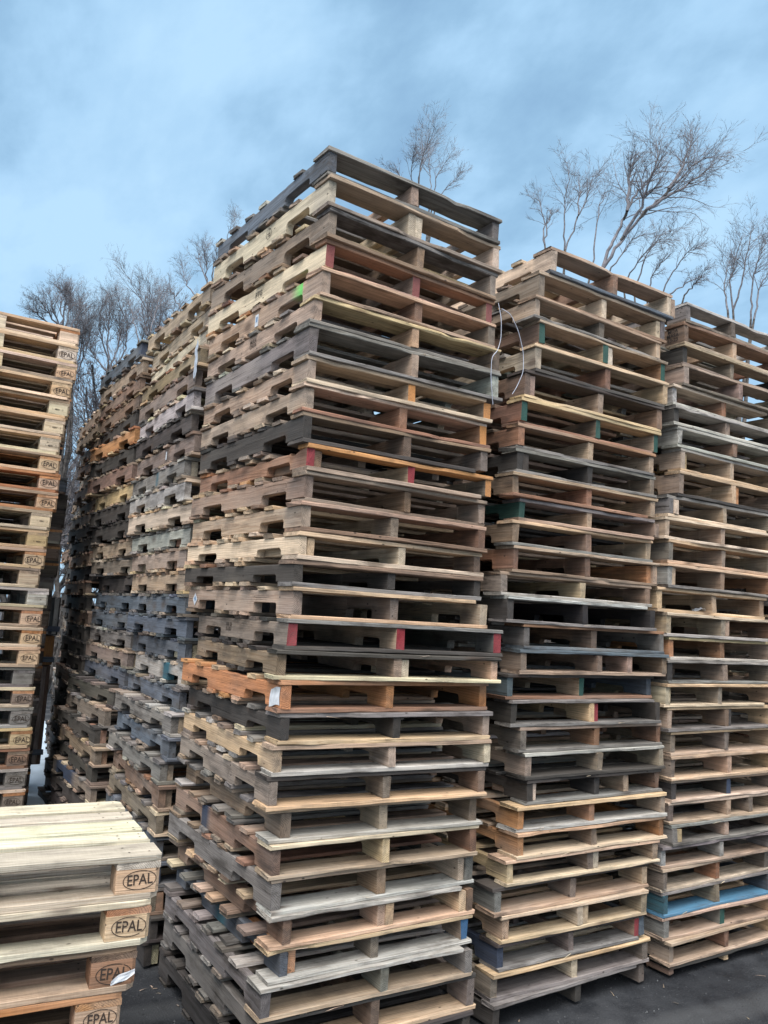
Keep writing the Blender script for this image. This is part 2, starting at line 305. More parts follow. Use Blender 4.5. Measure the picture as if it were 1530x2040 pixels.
def make_pallet(x, y, z, rot, h, key, label, w=1.016, boards=None, ends=None, comp=(), hero=True, inset=0., lead=None, leadb=None, band=None, tilt=0., extra=None, group='stringer pallets in the stacks', skid=False, d=1.219, broken=None, deckpaint=None, sx=None):
    """x,y = front-left corner, z = underside. ends: paint of the stringer ends (3 or one); comp: companion blocks [(stringer, side, length, tone)]"""
    root = empty('wooden_pallet', (x, y, z), rot, label, 'pallet', group); root.rotation_euler[1] = tilt
    tb = rng.uniform(.0155, .0195); hs = h - 2*tb - .0012; nb = 15 if hero else 6; ns = 22 if hero else 9
    bk = boards or key
    sw = rng.uniform(.036, .043); side_key = key
    xs = sx or [inset+rng.uniform(0, .006), w/2-sw/2+rng.normal(0, .022), w-sw-rng.uniform(0, .008)-(inset*.3)]
    ends = ends if isinstance(ends, (list, tuple)) else [ends]*3
    s, ub = notch_profile(d, ns, rng.uniform(.034, .044)*hs/.092, rng.uniform(.012, .026), rng.uniform(.215, .24), rng.uniform(.14, .165))
    for i, sx0 in enumerate(xs):
        mb = MB(); tn = tone(side_key, .06) if i == 0 else (pick(side_key) if rng.random() < .5 else tone(['tan', 'fresh', 'tan', 'brown', 'greybrown', 'red'][int(rng.integers(6))]))
        if i: tn[3] *= .6
        T = np.tile(tn, (len(s), 1)); P = np.zeros(len(s))
        # damp, darker or paler ends of a stringer are part of the lumber
        if rng.random() < .5: T[s < .12] *= np.array([.78, .78, .80, 1]); T[s < .12, 3] = min(1, tn[3]+.25)
        if band and band[3] in (i, 9):
            q = (s >= band[0]) & (s <= band[1]); T[q, :3] = PAINT[band[2]]; P[q] = 1
        top = tb+hs + smooth_noise(len(s), 3, .0008)
        bot = tb + ub + smooth_noise(len(s), 2, .0007)
        if broken == i:
            q = (s > .10) & (s < .62); top = top - np.where(q, np.abs(smooth_noise(len(s), 1.2, .016)), 0); T[q, :3] = np.array(WC['red'][:3])*1.2
        lumber(mb, 'y', s + rng.uniform(0, .008), sx0 + smooth_noise(len(s), 6, .0006), sx0+sw, bot, top, T, paint=P, endpaint=PAINT[ends[i]] if ends[i] else None, wear=1.2 if hero else 1, wane=.10)
        mb.build('stringer', WOOD, root)
    for (i, side, ln, tk, ep) in comp:
        mb = MB(); th = rng.uniform(.033, .04); x0 = xs[i]+(sw+.0015 if side > 0 else -th-.0015)
        dz = rng.uniform(0, .006); lumber(mb, 'y', np.linspace(rng.uniform(.0, .02), ln, 8), x0, x0+th, tb+.001, tb+hs-.001-dz, tone(tk), endpaint=PAINT[ep] if ep else None)
        mb.build('companion_block', WOOD, root)
    # decks
    for deck, z0 in (('top_deck', tb+hs+.0006), ('bottom_deck', 0.)):
        mb = MB(); lw = rng.choice([.089, .114, .138], p=[.08, .17, .75]); lw2 = rng.choice([.089, .138])
        if deck == 'top_deck':
            nmid = int(rng.choice([4, 5, 5])); ws = [lw]+[.089]*nmid+[lw2]; gap = (d-sum(ws))/(len(ws)-1); ys = np.cumsum([0]+[q+gap for q in ws[:-1]])
        else:
            ws = [lw, .089, .089, .089, lw2]; m0 = .41+rng.normal(0, .008); ys = [0, m0, m0+.155, m0+.31, d-lw2]
            if skid: ws, ys = [.089, .089, .089], [.42, .75, 1.1]
        gone = int(rng.integers(1, len(ws)-1)) if rng.random() < (.3 if deck == 'top_deck' else .12) and not skid else -1
        for bi, (bw, y0) in enumerate(zip(ws, ys)):
            if bi == gone: continue
            tn = pick(bk)
            if bi == 0:
                lk = lead if deck == 'top_deck' else leadb
                tn = tone(lk, .05) if lk else tn
            P = None
            if deckpaint and deckpaint[0] == deck and bi == 0:
                tn = tn.copy(); tn[:3] = PAINT[deckpaint[1]]; P = np.ones(nb)*deckpaint[2]
            fwd = -rng.uniform(-.004, .012) if bi == 0 else rng.normal(0, .006)
            q0 = -rng.uniform(0, .010)-(.0 if bi else 0); q1 = w+rng.uniform(-.006, .008); yaw_ = rng.normal(0, .0035)
            if hero and rng.random() < (.08 if bi == 0 else .06): q1 -= rng.uniform(.03, .10) if bi == 0 else rng.uniform(.1, .5)
            ss = np.linspace(q0, q1, nb); bow = smooth_noise(nb, 5, .0018)+(np.linspace(-.5, .5, nb)*yaw_*2)
            chip = np.zeros(nb)
            if hero and bi == 0 and rng.random() < .45:
                c0 = rng.integers(0, nb-3); chip[c0:c0+rng.integers(1, 4)] = rng.uniform(.004, .016)
            wv = rng.normal(0, .0012) if deck == 'top_deck' else rng.normal(0, .0011)
            bb = smooth_noise(nb, 5, .0004)
            lumber(mb, 'x', ss, y0+fwd+bow+chip, y0+fwd+bw+bow, z0+bb, z0+tb+bb, tn, paint=P, warp=wv, wear=1.5 if hero else 1.2, wane=.16)
            if hero and bi == 0 and rng.random() < .30:
                for _ in range(rng.integers(1, 3)):
                    c = rng.uniform(.15, w-.2); splinter(mb, (c, y0+fwd-.001, z0+tb*rng.uniform(.2, .9)), (rng.choice([-1, 1]), -rng.uniform(.05, .30), rng.uniform(-.16, .08)), rng.uniform(.03, .11), rng.uniform(.0012, .0024), tone('pale'))
        mb.build(deck, WOOD, root)
    if extra: extra(root, dict(tb=tb, hs=hs, xs=xs, sw=sw, w=w, h=h))
    return root
def quad_part(root, name, pts, mat, label=None, thick=.0012, nrm=(0, -1, 0)):
    """thin sheet (paper, tape) given by its corner loop, with real thickness"""
    p = np.array(pts, float); nn = np.array(nrm, float); k = len(p); mb = MB()
    v = np.concatenate([p, p+nn*thick]); f = [tuple(range(k))[::-1], tuple(range(k, 2*k))]+[(i, (i+1) % k, k+(i+1) % k, k+i) for i in range(k)]
    mb.add(v, f); o = mb.build(name, mat, root)
    if label: o['label'] = label
    return o
# ------------------------------------------------------------------ lettering
def text_mesh(body, size, bold=0.):
    cu = bpy.data.curves.new('lettering', 'FONT'); cu.body = body; cu.size = size; cu.align_x = 'CENTER'; cu.align_y = 'CENTER'; cu.offset = bold; cu.resolution_u = 3; cu.space_line = .82
    o = bpy.data.objects.new('lettering', cu); COL.objects.link(o)
    me = bpy.data.meshes.new_from_object(o.evaluated_get(bpy.context.evaluated_depsgraph_get()))
    v = np.array([q.co[:] for q in me.vertices]); f = [tuple(p.vertices) for p in me.polygons]
    bpy.data.objects.remove(o); bpy.data.curves.remove(cu); bpy.data.meshes.remove(me); return v, f
def flat_mark(name, pieces, mat):
    """pieces of flat lettering in the x-z plane facing -y, one mesh"""
    mb = MB()
    for v, f, (ox, oz), (kx, kz) in pieces:
        p = np.zeros((len(v), 3)); p[:, 0] = v[:, 0]*kx+ox; p[:, 2] = v[:, 1]*kz+oz; mb.add(p, f)
    me = bpy.data.meshes.new(name); me.from_pydata(np.concatenate(mb.v).tolist(), [], mb.f); me.materials.append(mat); return me
def ellipse(rx, rz, t, n=40):
    a = np.linspace(0, 2*math.pi, n, endpoint=False); o = np.stack([np.cos(a)*rx, np.sin(a)*rz, a*0], 1); i = np.stack([np.cos(a)*(rx-t), np.sin(a)*(rz-t), a*0], 1)
    return np.concatenate([o, i]), [(k, (k+1) % n, n+(k+1) % n, n+k) for k in range(n)]
def frame_rect(wd, ht, t):
    o = np.array([[-wd, -ht, 0], [wd, -ht, 0], [wd, ht, 0], [-wd, ht, 0]])/2; i = np.array([[-wd+2*t, -ht+2*t, 0], [wd-2*t, -ht+2*t, 0], [wd-2*t, ht-2*t, 0], [-wd+2*t, ht-2*t, 0]])/2
    return np.concatenate([o, i]), [(k, (k+1) % 4, 4+(k+1) % 4, 4+k) for k in range(4)]
E_v, E_f = text_mesh('EPAL', .047, .0006)
OVAL = flat_mark('oval_stamp', [(E_v, E_f, (0, 0), (.92, 1.12)), (*ellipse(.060, .034, .0028), (0, 0), (1, 1))], INK)
D_v, D_f = text_mesh('I - 48001 - 2', .017, .0002)
CODE = flat_mark('number_stamp', [(D_v, D_f, (0, 0), (1, 1.2))], INK)
I_v, I_f = text_mesh('DB', .024, .0003)
BOX = flat_mark('treatment_stamp', [(*frame_rect(.085, .058, .0025), (0, 0), (1, 1)), (I_v, I_f, (.014, .006), (1, 1)), (*frame_rect(.0025, .05, .00125), (-.014, 0), (1, 1)), (*frame_rect(.05, .002, .001), (.014, -.012), (1, 1))], INK)
def place_mark(me, loc, parent, rotz=0, scale=1):
    o = bpy.data.objects.new(me.name, me); o.location = loc; o.rotation_euler = (0, 0, rotz); o.scale = (scale, 1, scale); return link(o, parent)
# ------------------------------------------------------------------ block pallet 1.2 x 0.8
def make_block_pallet(x, y, z, rot, key, label, mark='oval', hero=False, blockkey=None, group='block pallets on the left', midmark=True):
    """x,y = front RIGHT corner; built to the left (-x) and back (+y)"""
    root = empty('block_pallet', (x, y, z), rot, label, 'block pallet', group); Lx, Dy = 1.2, .8; nb = 15 if hero else 6
    def bx(name, fn):
        mb = MB(); fn(mb); return mb.build(name, [WOOD, NAIL], root)
    def bottom(mb):
        for y0, wd in ((0, .1), (.3275, .145), (.7, .1)):
            s = np.concatenate([[-Lx, -Lx+.028], np.linspace(-Lx+.06, -.06, nb), [-.028, 0]]); ins = np.zeros(len(s)); ins[0] = ins[-1] = .024
            e0, e1 = (ins, 0) if y0 == 0 else ((0, ins) if y0 > .5 else (0, 0))
            lumber(mb, 'x', s, y0+np.asarray(e0)*1., y0+wd-np.asarray(e1)*1., 0, .0215, pick(key), wear=1)
    bx('bottom_deck', bottom)
    bk = blockkey or key
    for bxx, bw in ((-.1450, .145), (-.6725, .145), (-1.2, .145)):
        for y0, bd in ((0, .1), (.3275, .145), (.7, .1)):
            mb = MB(); c = np.zeros((2, 4)); c += .0025
            if bxx > -.2 and y0 == 0: c[:, 1] = .013
            if bxx < -1 and y0 == 0: c[:, 0] = .013
            lumber(mb, 'z', np.array([.0222, .0995]), bxx, bxx+bw, y0+.001, y0+bd-.001, tone(bk, .07), wear=.3, wane=0, grain='a', cor=c)
            b = mb.build('block', WOOD, root)
            if y0 == 0 and mark:
                if bxx > -.2 or bxx < -1: place_mark({'oval': OVAL, 'code': CODE}[mark], (bxx+.0735+rng.normal(0, .006), -.0006, .060+rng.normal(0, .004)), b, scale=rng.uniform(.88, 1.03)).rotation_euler[1] = rng.normal(0, .035)
                elif midmark: place_mark(BOX, (bxx+.0725, -.0006, .061), b)
    mb = MB()
    for bxx in (-.145, -.6725, -1.2):
        ek = 'orange' if rng.random() < .45 else key
        lumber(mb, 'y', np.linspace(.002, Dy-.002, 6), bxx, bxx+.145, .1, .1215, tone(ek if rng.random() < .6 else key), wear=.7)
    mb.build('stringer_board', WOOD, root)
    def top(mb):
        ys, ws = (0, .19, .3275, .51, .655), (.145, .1, .145, .1, .145)
        for y0, wd in zip(ys, ws):
            s = np.concatenate([[-Lx, -Lx+.02], np.linspace(-Lx+.05, -.05, nb), [-.02, 0]]) + rng.normal(0, .002); ins = np.zeros(len(s))
            if y0 == 0: ins[0] = ins[-1] = .006
            a1 = np.full(len(s), y0+wd); 
            if y0 > .6: a1[0] -= .02; a1[-1] -= .02
            lumber(mb, 'x', s, y0+ins, a1, .122, .144, pick(key), wear=1)
            if hero:
                for xx in (-.035, -.11, -.60, -.57, -.63, -1.09, -1.165):
                    for yy in (.3, .7):
                        if rng.random() < .9:
                            an = np.linspace(0, 2*math.pi, 7)[:-1]; cx, cy = xx+rng.normal(0, .006), y0+wd*yy+rng.normal(0, .006)
                            mb.add(np.stack([cx+np.cos(an)*.0042, cy+np.sin(an)*.0042, an*0+.1447], 1), [tuple(range(6))], mat=1)
    bx('top_deck', top)
    return root
ORD = ['topmost', 'second', 'third', 'fourth', 'fifth', 'sixth', 'seventh', 'eighth', 'ninth', 'tenth', 'eleventh', 'twelfth', 'thirteenth', 'fourteenth', 'fifteenth', 'sixteenth', 'seventeenth', 'eighteenth', 'nineteenth', 'twentieth', 'twenty-first', 'twenty-second', 'twenty-third', 'twenty-fourth', 'twenty-fifth', 'twenty-sixth', 'twenty-seventh', 'twenty-eighth', 'twenty-ninth', 'thirtieth', 'thirty-first']
def cap(t, o):
    for cut in (None, ' with ', ' under ', ' and ', ' below ', ' between '):
        q = t if cut is None else t.split(cut)[0]
        if len((q+' '+o).split()) <= 16: return q+', '+o
    return q+', '+o
def ordinal(i, stack, n):
    if i == 0: return 'topmost of ' + stack
    if i == n-1: return 'lowest of ' + stack
    return ORD[i] + ' from top of ' + stack
ADJ = dict(fresh='fresh yellow', pale='pale', tan='tan', brown='brown', red='reddish brown', orange='orange', grey='grey weathered', dark='dark-toned weathered', char='near-black', cream='cream', white='whitish', blue='blue-grey', greybrown='grey-brown', yellow='yellow')

# ================================================================== SETTING
def sheet(name, x0, y0, x1, y1, z, mat, kind='structure', nx=1, ny=1, fn=None):
    X, Y = np.meshgrid(np.linspace(x0, x1, nx+1), np.linspace(y0, y1, ny+1)); Z = X*0+z if fn is None else fn(X, Y)
    v = np.stack([X.ravel(), Y.ravel(), Z.ravel()], 1); f = [(j*(nx+1)+i, j*(nx+1)+i+1, (j+1)*(nx+1)+i+1, (j+1)*(nx+1)+i) for j in range(ny) for i in range(nx)]
    mb = MB(); mb.add(v, f, smooth=True); o = mb.build(name, mat); return tag(o, kind=kind)
sheet('ground', -400, -400, 400, 600, 0, GROUND)
# snow left lying in the lane between the block pallets and the long row
nj = 26; vv = []; ff = []
for j in range(nj):
    u = j/(nj-1); yy = 4.35+u*6.2; xl = -.30+.12*(yy-4.3)+rng.normal(0, .02); xr = .30+.15*(yy-4.5)+rng.normal(0, .025); hgt = (.05+.02*math.sin(j*.9))*min(1, j/2, (nj-1-j)/2)
    for i in range(9):
        q = i/8; vv.append((xl+(xr-xl)*q, yy, .004+hgt*min(1, 4*q*(1-q)+.15*(0 < i < 8))+(rng.normal(0, .005) if 0 < i < 8 else 0)))
for j in range(nj-1):
    for i in range(8): ff.append((j*9+i, j*9+i+1, (j+1)*9+i+1, (j+1)*9+i))
mb = MB(); mb.add(np.array(vv), ff, smooth=True); tag(mb.build('snow', SNOW), kind='stuff')
# grit and crumbs on the asphalt
mb = MB()
for _ in range(2600):
    gx, gy = rng.uniform(-1.2, 3.6), rng.uniform(-1.5, .4)
    if rng.random() < .4: gx, gy = rng.uniform(-.6, .3), rng.uniform(-1.0, 1.2)
    r_ = abs(rng.normal(0, .0028))+.0012; p = rng.normal(0, 1, (4, 3)); p /= np.linalg.norm(p, axis=1)[:, None]
    mb.add(p*r_+np.array([gx, gy, r_*.5]), [(0, 1, 2), (0, 2, 3), (0, 3, 1), (1, 3, 2)])
tag(mb.build('gravel', GRAVEL), kind='stuff')

mb = MB()
for _ in range(130):
    gx, gy = (rng.uniform(-.7, .1), rng.uniform(-.9, 1.3)) if rng.random() < .5 else (rng.uniform(.0, 3.4), rng.uniform(-1.1, .15))
    a = rng.uniform(0, math.pi); splinter(mb, (gx, gy, .004), (math.cos(a), math.sin(a), rng.normal(0, .05)), rng.uniform(.012, .07)*rng.choice([.5, 1, 1]), rng.uniform(.0012, .004), tone(['tan', 'brown', 'dark', 'greybrown'][int(rng.integers(4))]))
tag(mb.build('wood_chips', WOOD), kind='stuff')
# ================================================================== FRONT STACKS, pallet by pallet
def tape_label(x_, y_, wd, ht, tilt=0, name='paper_label', mat=PAPER, printed=True, label=None):
    def fn(root, g):
        x0 = g['xs'][0]-.0022; z0 = g['tb']+g['hs']*x_ ; c, s_ = math.cos(tilt), math.sin(tilt)
        def P(a, b, dx=0): return (x0-dx, y_+a*c-b*s_, z0+a*s_+b*c)
        o = quad_part(root, name, [P(-wd/2, -ht/2), P(wd/2, -ht/2), P(wd/2, ht/2), P(-wd/2, ht/2)], mat, label, nrm=(-1, 0, 0))
        if printed: quad_part(o, 'print', [P(-wd*.3, -ht*.15, .0013), P(wd*.25, -ht*.15, .0013), P(wd*.25, ht*.3, .0013), P(-wd*.3, ht*.3, .0013)], PRINT, thick=.0003, nrm=(-1, 0, 0))
    return fn
def front_paper(root, g):            # white paper stapled round the corner of the orange pallet
    x0 = g['xs'][0]-.0022; zb = g['tb']+.012; zt = g['tb']+g['hs']-.01
    mb = MB(); n_ = 7; v = []
    for i in range(n_):
        for j in range(n_):
            a, b = i/(n_-1), j/(n_-1); yy = .012+.085*a; bulge = .004*math.sin(math.pi*a)*math.sin(math.pi*b*1.3)+.006*(1-b)*a
            v.append((x0-.001-abs(bulge), yy+.006*math.sin(b*3), zb+(zt-zb)*b-.010*a+.004*math.sin(a*5)))
    mb.add(np.array(v), [(i*n_+j, i*n_+j+1, (i+1)*n_+j+1, (i+1)*n_+j) for i in range(n_-1) for j in range(n_-1)], smooth=True)
    mb.build('paper_label', PAPER, root)
def side_text(body, size, y_, zf, mat=INKDARK, bold=.0003, name='stencil_mark', fit=None):
    def fn(root, g):
        v, f = text_mesh(body, size, bold); me = flat_mark(name, [(v, f, (0, 0), (1, 1))], mat)
        place_mark(me, (g['xs'][0]-.0030, y_, g['tb']+g['hs']*zf), root, -math.pi/2)
    return fn
def ring_mark(root, g):
    v, f = ellipse(.028, .028, .003, 28); bars = [(*frame_rect(.03, .004, .002), (0, 0), (1, 1)), (*frame_rect(.004, .03, .002), (.002, .004), (1, 1)), (*frame_rect(.02, .004, .002), (.006, -.012), (1, 1))]
    me = flat_mark('round_stamp', [(v, f, (0, 0), (1, 1))]+bars, INKDARK); place_mark(me, (g['xs'][0]-.0030, .56, g['tb']+g['hs']*.56), root, -math.pi/2)
def both(*fs):
    def fn(root, g):
        for q in fs: q(root, g)
    return fn
def spray(paint, s0, s1): return (s0, s1, paint, 0)

A_POS = [(0.02, 1.013, 3.875, -1.3), (0.03, 1.021, 3.747, -2.4), (0.043, 1.0, 3.603, -2.9), (0.046, 1.0, 3.461, -3.2), (0.022, 1.0, 3.322, -1.8), (-0.002, 1.05, 3.192, -0.4), (-0.006, 1.05, 3.069, 0.1), (-0.008, 1.01, 2.927, 0.2), (-0.008, 1.0, 2.808, 0.0), (-0.006, 1.002, 2.684, 0.3), (0.018, 1.013, 2.553, -0.4), (0.026, 1.0, 2.436, -2.4), (0.013, 1.0, 2.308, -1.1), (0.005, 1.0, 2.182, -1.7), (-0.005, 1.0, 2.065, -1.3), (0.004, 1.026, 1.954, -0.1), (-0.011, 1.08, 1.823, 3.6), (-0.05, 1.08, 1.698, 5.6), (-0.027, 1.045, 1.58, 0.9), (-0.02, 1.043, 1.45, 2.8), (-0.033, 1.067, 1.325, 3.0), (-0.04, 1.057, 1.203, 3.2), (-0.02, 1.036, 1.074, 2.2), (-0.011, 1.01, 0.944, 1.6), (0.004, 1.01, 0.814, -0.1), (0.008, 1.015, 0.681, 0.1), (0.01, 1.0, 0.552, 0.4), (-0.019, 1.02, 0.430, 1.5), (-0.009, 1.04, 0.302, 1.4), (-.01, 1.02, .152, 1.0)]
A_CFG = [
 dict(key='blue', boards='grey', d='dark grey board-worn', t='slate-grey pallet outlined against the sky'),
 dict(key='pale', boards='tan', comp=[(1, 1, .5, 'pale', None)], t='pale pallet with a round stamp and doubled middle stringer', extra=ring_mark, sx=[.004, .445, .975]),
 dict(key='greybrown', boards='brown', lead='grey', t='grey-brown pallet with dark undersides'),
 dict(key='pale', boards='red', ends='faded', lead='red', leadb='tan', t='pallet with pale side, red boards and red painted stringer ends', extra=side_text('PTG', .04, .62, .55)),
 dict(key='tan', boards='tan', band=spray('lime', .17, .25), t='tan pallet with bright green spray paint on its side', extra=tape_label(.45, .62, .035, .06, 0, 'sticker')),
 dict(key='tan', boards='greybrown', lead='fresh', leadb='grey', t='tan pallet with one bright fresh front board', extra=side_text('MULA\nCHUA', .028, .62, .52, INK)),
 dict(key='grey', boards='grey', lead='grey', t='cold grey pallet under the fresh front board'),
 dict(key='tan', boards='tan', lead='tan', ends=[None, 'orange', 'orange'], leadb='pale', t='mould-spotted tan pallet with orange stringer ends', comp=[]),
 dict(key='tan', boards='greybrown', ends=[None, None, 'orange'], lead='pale', leadb='red', t='tan pallet with one orange stringer end and a pale split front board'),
 dict(key='dark', boards='dark', lead='brown', t='dark weathered pallet with brown front board'),
 dict(key='red', boards='orange', lead='orange', leadb='tan', ends=['red', 'red', 'orange'], comp=[(0, 1, .45, 'brown', None)], broken=0, t='reddish pallet with a splintered side stringer and red and orange ends'),
 dict(key='brown', boards='brown', lead='tan', leadb='brown', t='brown pallet with rust-brown inner stringers'),
 dict(key='tan', boards='fresh', lead='tan', leadb='brown', t='tan pallet with grey end and worn fork notches'),
 dict(key='pale', boards='fresh', lead='fresh', leadb='pale', comp=[(0, 1, .4, 'fresh', None)], t='clean pale pallet with a doubled corner block'),
 dict(key='dark', boards='brown', lead='brown', leadb='grey', t='blackish brown pallet'),
 dict(key='tan', boards='tan', lead='fresh', leadb='fresh', t='light tan pallet with a blue-printed sticker at its far notch', extra=tape_label(.5, 1.12, .045, .045, .8)),
 dict(key='greybrown', boards='dark', lead='grey', leadb='dark', ends='red', t='dark pallet with crimson painted stringer ends', extra=side_text('IIIIIII 28\nIII-2001', .026, .72, .55, INK)),
 dict(key='brown', boards='dark', lead='dark', leadb='pale', comp=[(1, 1, .3, 'pale', None)], t='brown pallet with grained grey ends and a pale middle block'),
 dict(key='orange', boards='orange', lead='orange', leadb='red', t='bright orange pallet with torn white paper on its corner', extra=front_paper),
 dict(key='dark', boards='greybrown', leadb='fresh', lead='grey', t='dark grey pallet under the orange one'),
 dict(key='yellow', boards='grey', lead='tan', leadb='white', t='yellowish pallet with blond stringers and whitish boards'),
 dict(key='greybrown', boards='greybrown', lead='dark', leadb='fresh', t='grey-brown pallet with a cracked dark corner'),
 dict(key='brown', boards='grey', lead='fresh', leadb='white', inset=.05, t='brown pallet with its stringers set back behind a fresh front board'),
 dict(key='brown', boards='greybrown', lead='pale', leadb='tan', deckpaint=None, band=spray('navy', .75, .82), t='brown pallet with a blue smudge at the end of its front board'),
 dict(key='grey', boards='brown', lead='tan', leadb='white', t='grey pallet with a long splinter and split front board', comp=[(2, -1, .3, 'pale', None)]),
 dict(key='brown', boards='tan', lead='white', leadb='fresh', inset=.045, comp=[(1, 1, .25, 'fresh', None), (2, -1, .3, 'fresh', None)], t='worn pallet with a broken orange middle block'),
 dict(key='blue', boards='grey', lead='fresh', leadb='white', ends=[None, None, 'blue'], inset=.05, comp=[(0, 1, .4, 'orange', None)], band=spray('teal', .55, .66), t='grey pallet with an orange corner block and a blue end'),
 dict(key='grey', boards='grey', lead='white', leadb='tan', t='pale grey pallet with broad washed-out boards'),
 dict(key='grey', boards='grey', lead='dark', leadb='fresh', t='dull grey pallet near the wet ground'),
 dict(key='dark', boards='dark', skid=True, t='dark pallet standing on the ground'),
]
F_POS = [(1.409, 1.0, 3.864), (1.34, 1.04, 3.71), (1.303, 1.037, 3.56), (1.345, 1.028, 3.44), (1.313, 1.044, 3.302), (1.255, 1.07, 3.15), (1.245, 1.074, 3.004), (1.225, 1.036, 2.865), (1.227, 1.045, 2.735), (1.198, 1.09, 2.61), (1.256, 1.044, 2.485), (1.203, 1.061, 2.367), (1.215, 1.084, 2.241), (1.16, 1.09, 2.109), (1.183, 1.081, 1.991), (1.30, 1.086, 1.86), (1.285, 1.09, 1.734), (1.221, 1.09, 1.612), (1.248, 1.085, 1.487), (1.31, 1.071, 1.357), (1.345, 1.053, 1.232), (1.36, 1.019, 1.105), (1.302, 1.083, 0.985), (1.302, 1.077, 0.860), (1.245, 1.087, 0.742), (1.184, 1.078, 0.622), (1.233, 1.0, 0.496), (1.222, 1.022, 0.368), (1.186, 1.084, 0.244), (1.181, 1.085, 0.118)]
F_CFG = [
 dict(key='pale', boards='tan', lead='tan', leadb='blue', t='pale pallet outlined against the sky and bare willow', comp=[(2, 1, .2, 'tan', None)]),
 dict(key='greybrown', boards='greybrown', lead='tan', leadb='brown', comp=[(2, -1, .3, 'pale', None)], t='grey-brown pallet with pale right block'),
 dict(key='tan', boards='greybrown', lead='tan', t='tan pallet with shadowy grey boards'),
 dict(key='brown', boards='brown', ends='green', lead='tan', leadb='fresh', comp=[(1, 1, .2, 'pale', None)], t='brown pallet with dark green painted ends and a pale plug'),
 dict(key='pale', boards='grey', lead='fresh', leadb='dark', t='pale-sided pallet below the green-ended one'),
 dict(key='brown', boards='brown', lead='dark', leadb='fresh', comp=[(0, 1, .35, 'tan', None)], t='brown pallet with a blackened front board and corner block'),
 dict(key='red', boards='red', lead='fresh', leadb='red', ends='green', t='reddish pallet with three green stringer ends'),
 dict(key='red', boards='tan', lead='red', leadb='grey', t='reddish brown pallet with tan inside boards'),
 dict(key='dark', boards='grey', lead='grey', leadb='grey', comp=[(0, 1, .3, 'dark', None)], t='dark pallet with doubled charcoal corner'),
 dict(key='brown', boards='tan', lead='tan', leadb='red', t='brown pallet with tan edge'),
 dict(key='dark', boards='dark', lead='grey', leadb='tan', band=(0, .6, 'green', 0), t='pallet with a dark green painted side stringer'),
 dict(key='brown', boards='dark', lead='fresh', leadb='grey', t='dark pallet with a blond top edge'),
 dict(key='red', boards='tan', lead='tan', leadb='brown', t='reddish pallet with an orange inner right stringer', comp=[(2, -1, .6, 'orange', None)]),
 dict(key='tan', boards='tan', lead='tan', leadb='white', t='tan pallet with a long overhanging left side'),
 dict(key='dark', boards='dark', lead='white', leadb='grey', t='charcoal pallet under a white board edge'),
 dict(key='grey', boards='grey', lead='red', leadb='blue', t='grey weathered pallet with bluish boards'),
 dict(key='greybrown', boards='grey', lead='blue', leadb='tan', comp=[], sx=[.004, .455, .70, 1.045][:0] or None, t='grey-brown pallet with two middle stringers', fourth=True),
 dict(key='blue', boards='dark', lead='dark', leadb='red', ends=[None, 'green', None], t='blue-black pallet with a green middle stringer end'),
 dict(key='dark', boards='grey', lead='grey', leadb='grey', comp=[(1, 1, .3, 'tan', 'red')], t='dark pallet with red mark on its tan middle block'),
 dict(key='greybrown', boards='grey', lead='tan', leadb='grey', t='grey-tan pallet with nail-shiny side'),
 dict(key='tan', boards='greybrown', lead='white', leadb='dark', t='greyish tan pallet with whitish top edge'),
 dict(key='dark', boards='grey', lead='dark', leadb='grey', comp=[(0, 1, .3, 'pale', None)], fourth=True, t='dark grey pallet with pale corner block and two middle stringers'),
 dict(key='orange', boards='fresh', lead='fresh', leadb='white', t='fresh orange-tan pallet'),
 dict(key='orange', boards='fresh', lead='fresh', leadb='pale', t='orange-sided pallet with blond boards'),
 dict(key='fresh', boards='fresh', lead='fresh', leadb='pale', comp=[(1, 1, .12, 'pale', None)], t='fresh yellow pallet with a rusty stained board'),
 dict(key='grey', boards='grey', lead='dark', leadb='tan', t='grey pallet with a brown middle stringer'),
 dict(key='fresh', boards='fresh', lead='pale', leadb='fresh', comp=[(1, 1, .3, 'fresh', None)], t='pale yellow pallet with doubled middle and crooked right block'),
 dict(key='blue', boards='grey', lead='dark', leadb='grey', comp=[(2, -1, .4, 'red', 'red')], band=(0, .3, 'navy', 0), t='blue-black pallet with a crimson block at its right end', redblock=True),
 dict(key='greybrown', boards='tan', lead='fresh', leadb='grey', t='tan-boarded pallet second from the ground'),
 dict(key='dark', boards='grey', lead='grey', skid=True, t='dark pallet standing on bare stringers on the asphalt'),
]
G_POS = [(2.558, 3.865), (2.541, 3.736), (2.515, 3.59), (2.499, 3.455), (2.432, 3.32), (2.43, 3.19), (2.47, 3.071), (2.51, 2.945), (2.48, 2.805), (2.388, 2.65), (2.364, 2.52), (2.4, 2.39), (2.394, 2.252), (2.33, 2.112), (2.391, 1.972), (2.419, 1.835), (2.404, 1.704), (2.373, 1.572), (2.409, 1.442), (2.446, 1.306), (2.44, 1.172), (2.46, 1.037), (2.445, 0.917), (2.448, 0.80), (2.375, 0.69), (2.389, 0.573), (2.4, 0.445), (2.406, 0.316), (2.433, 0.195), (2.444, 0.068)]
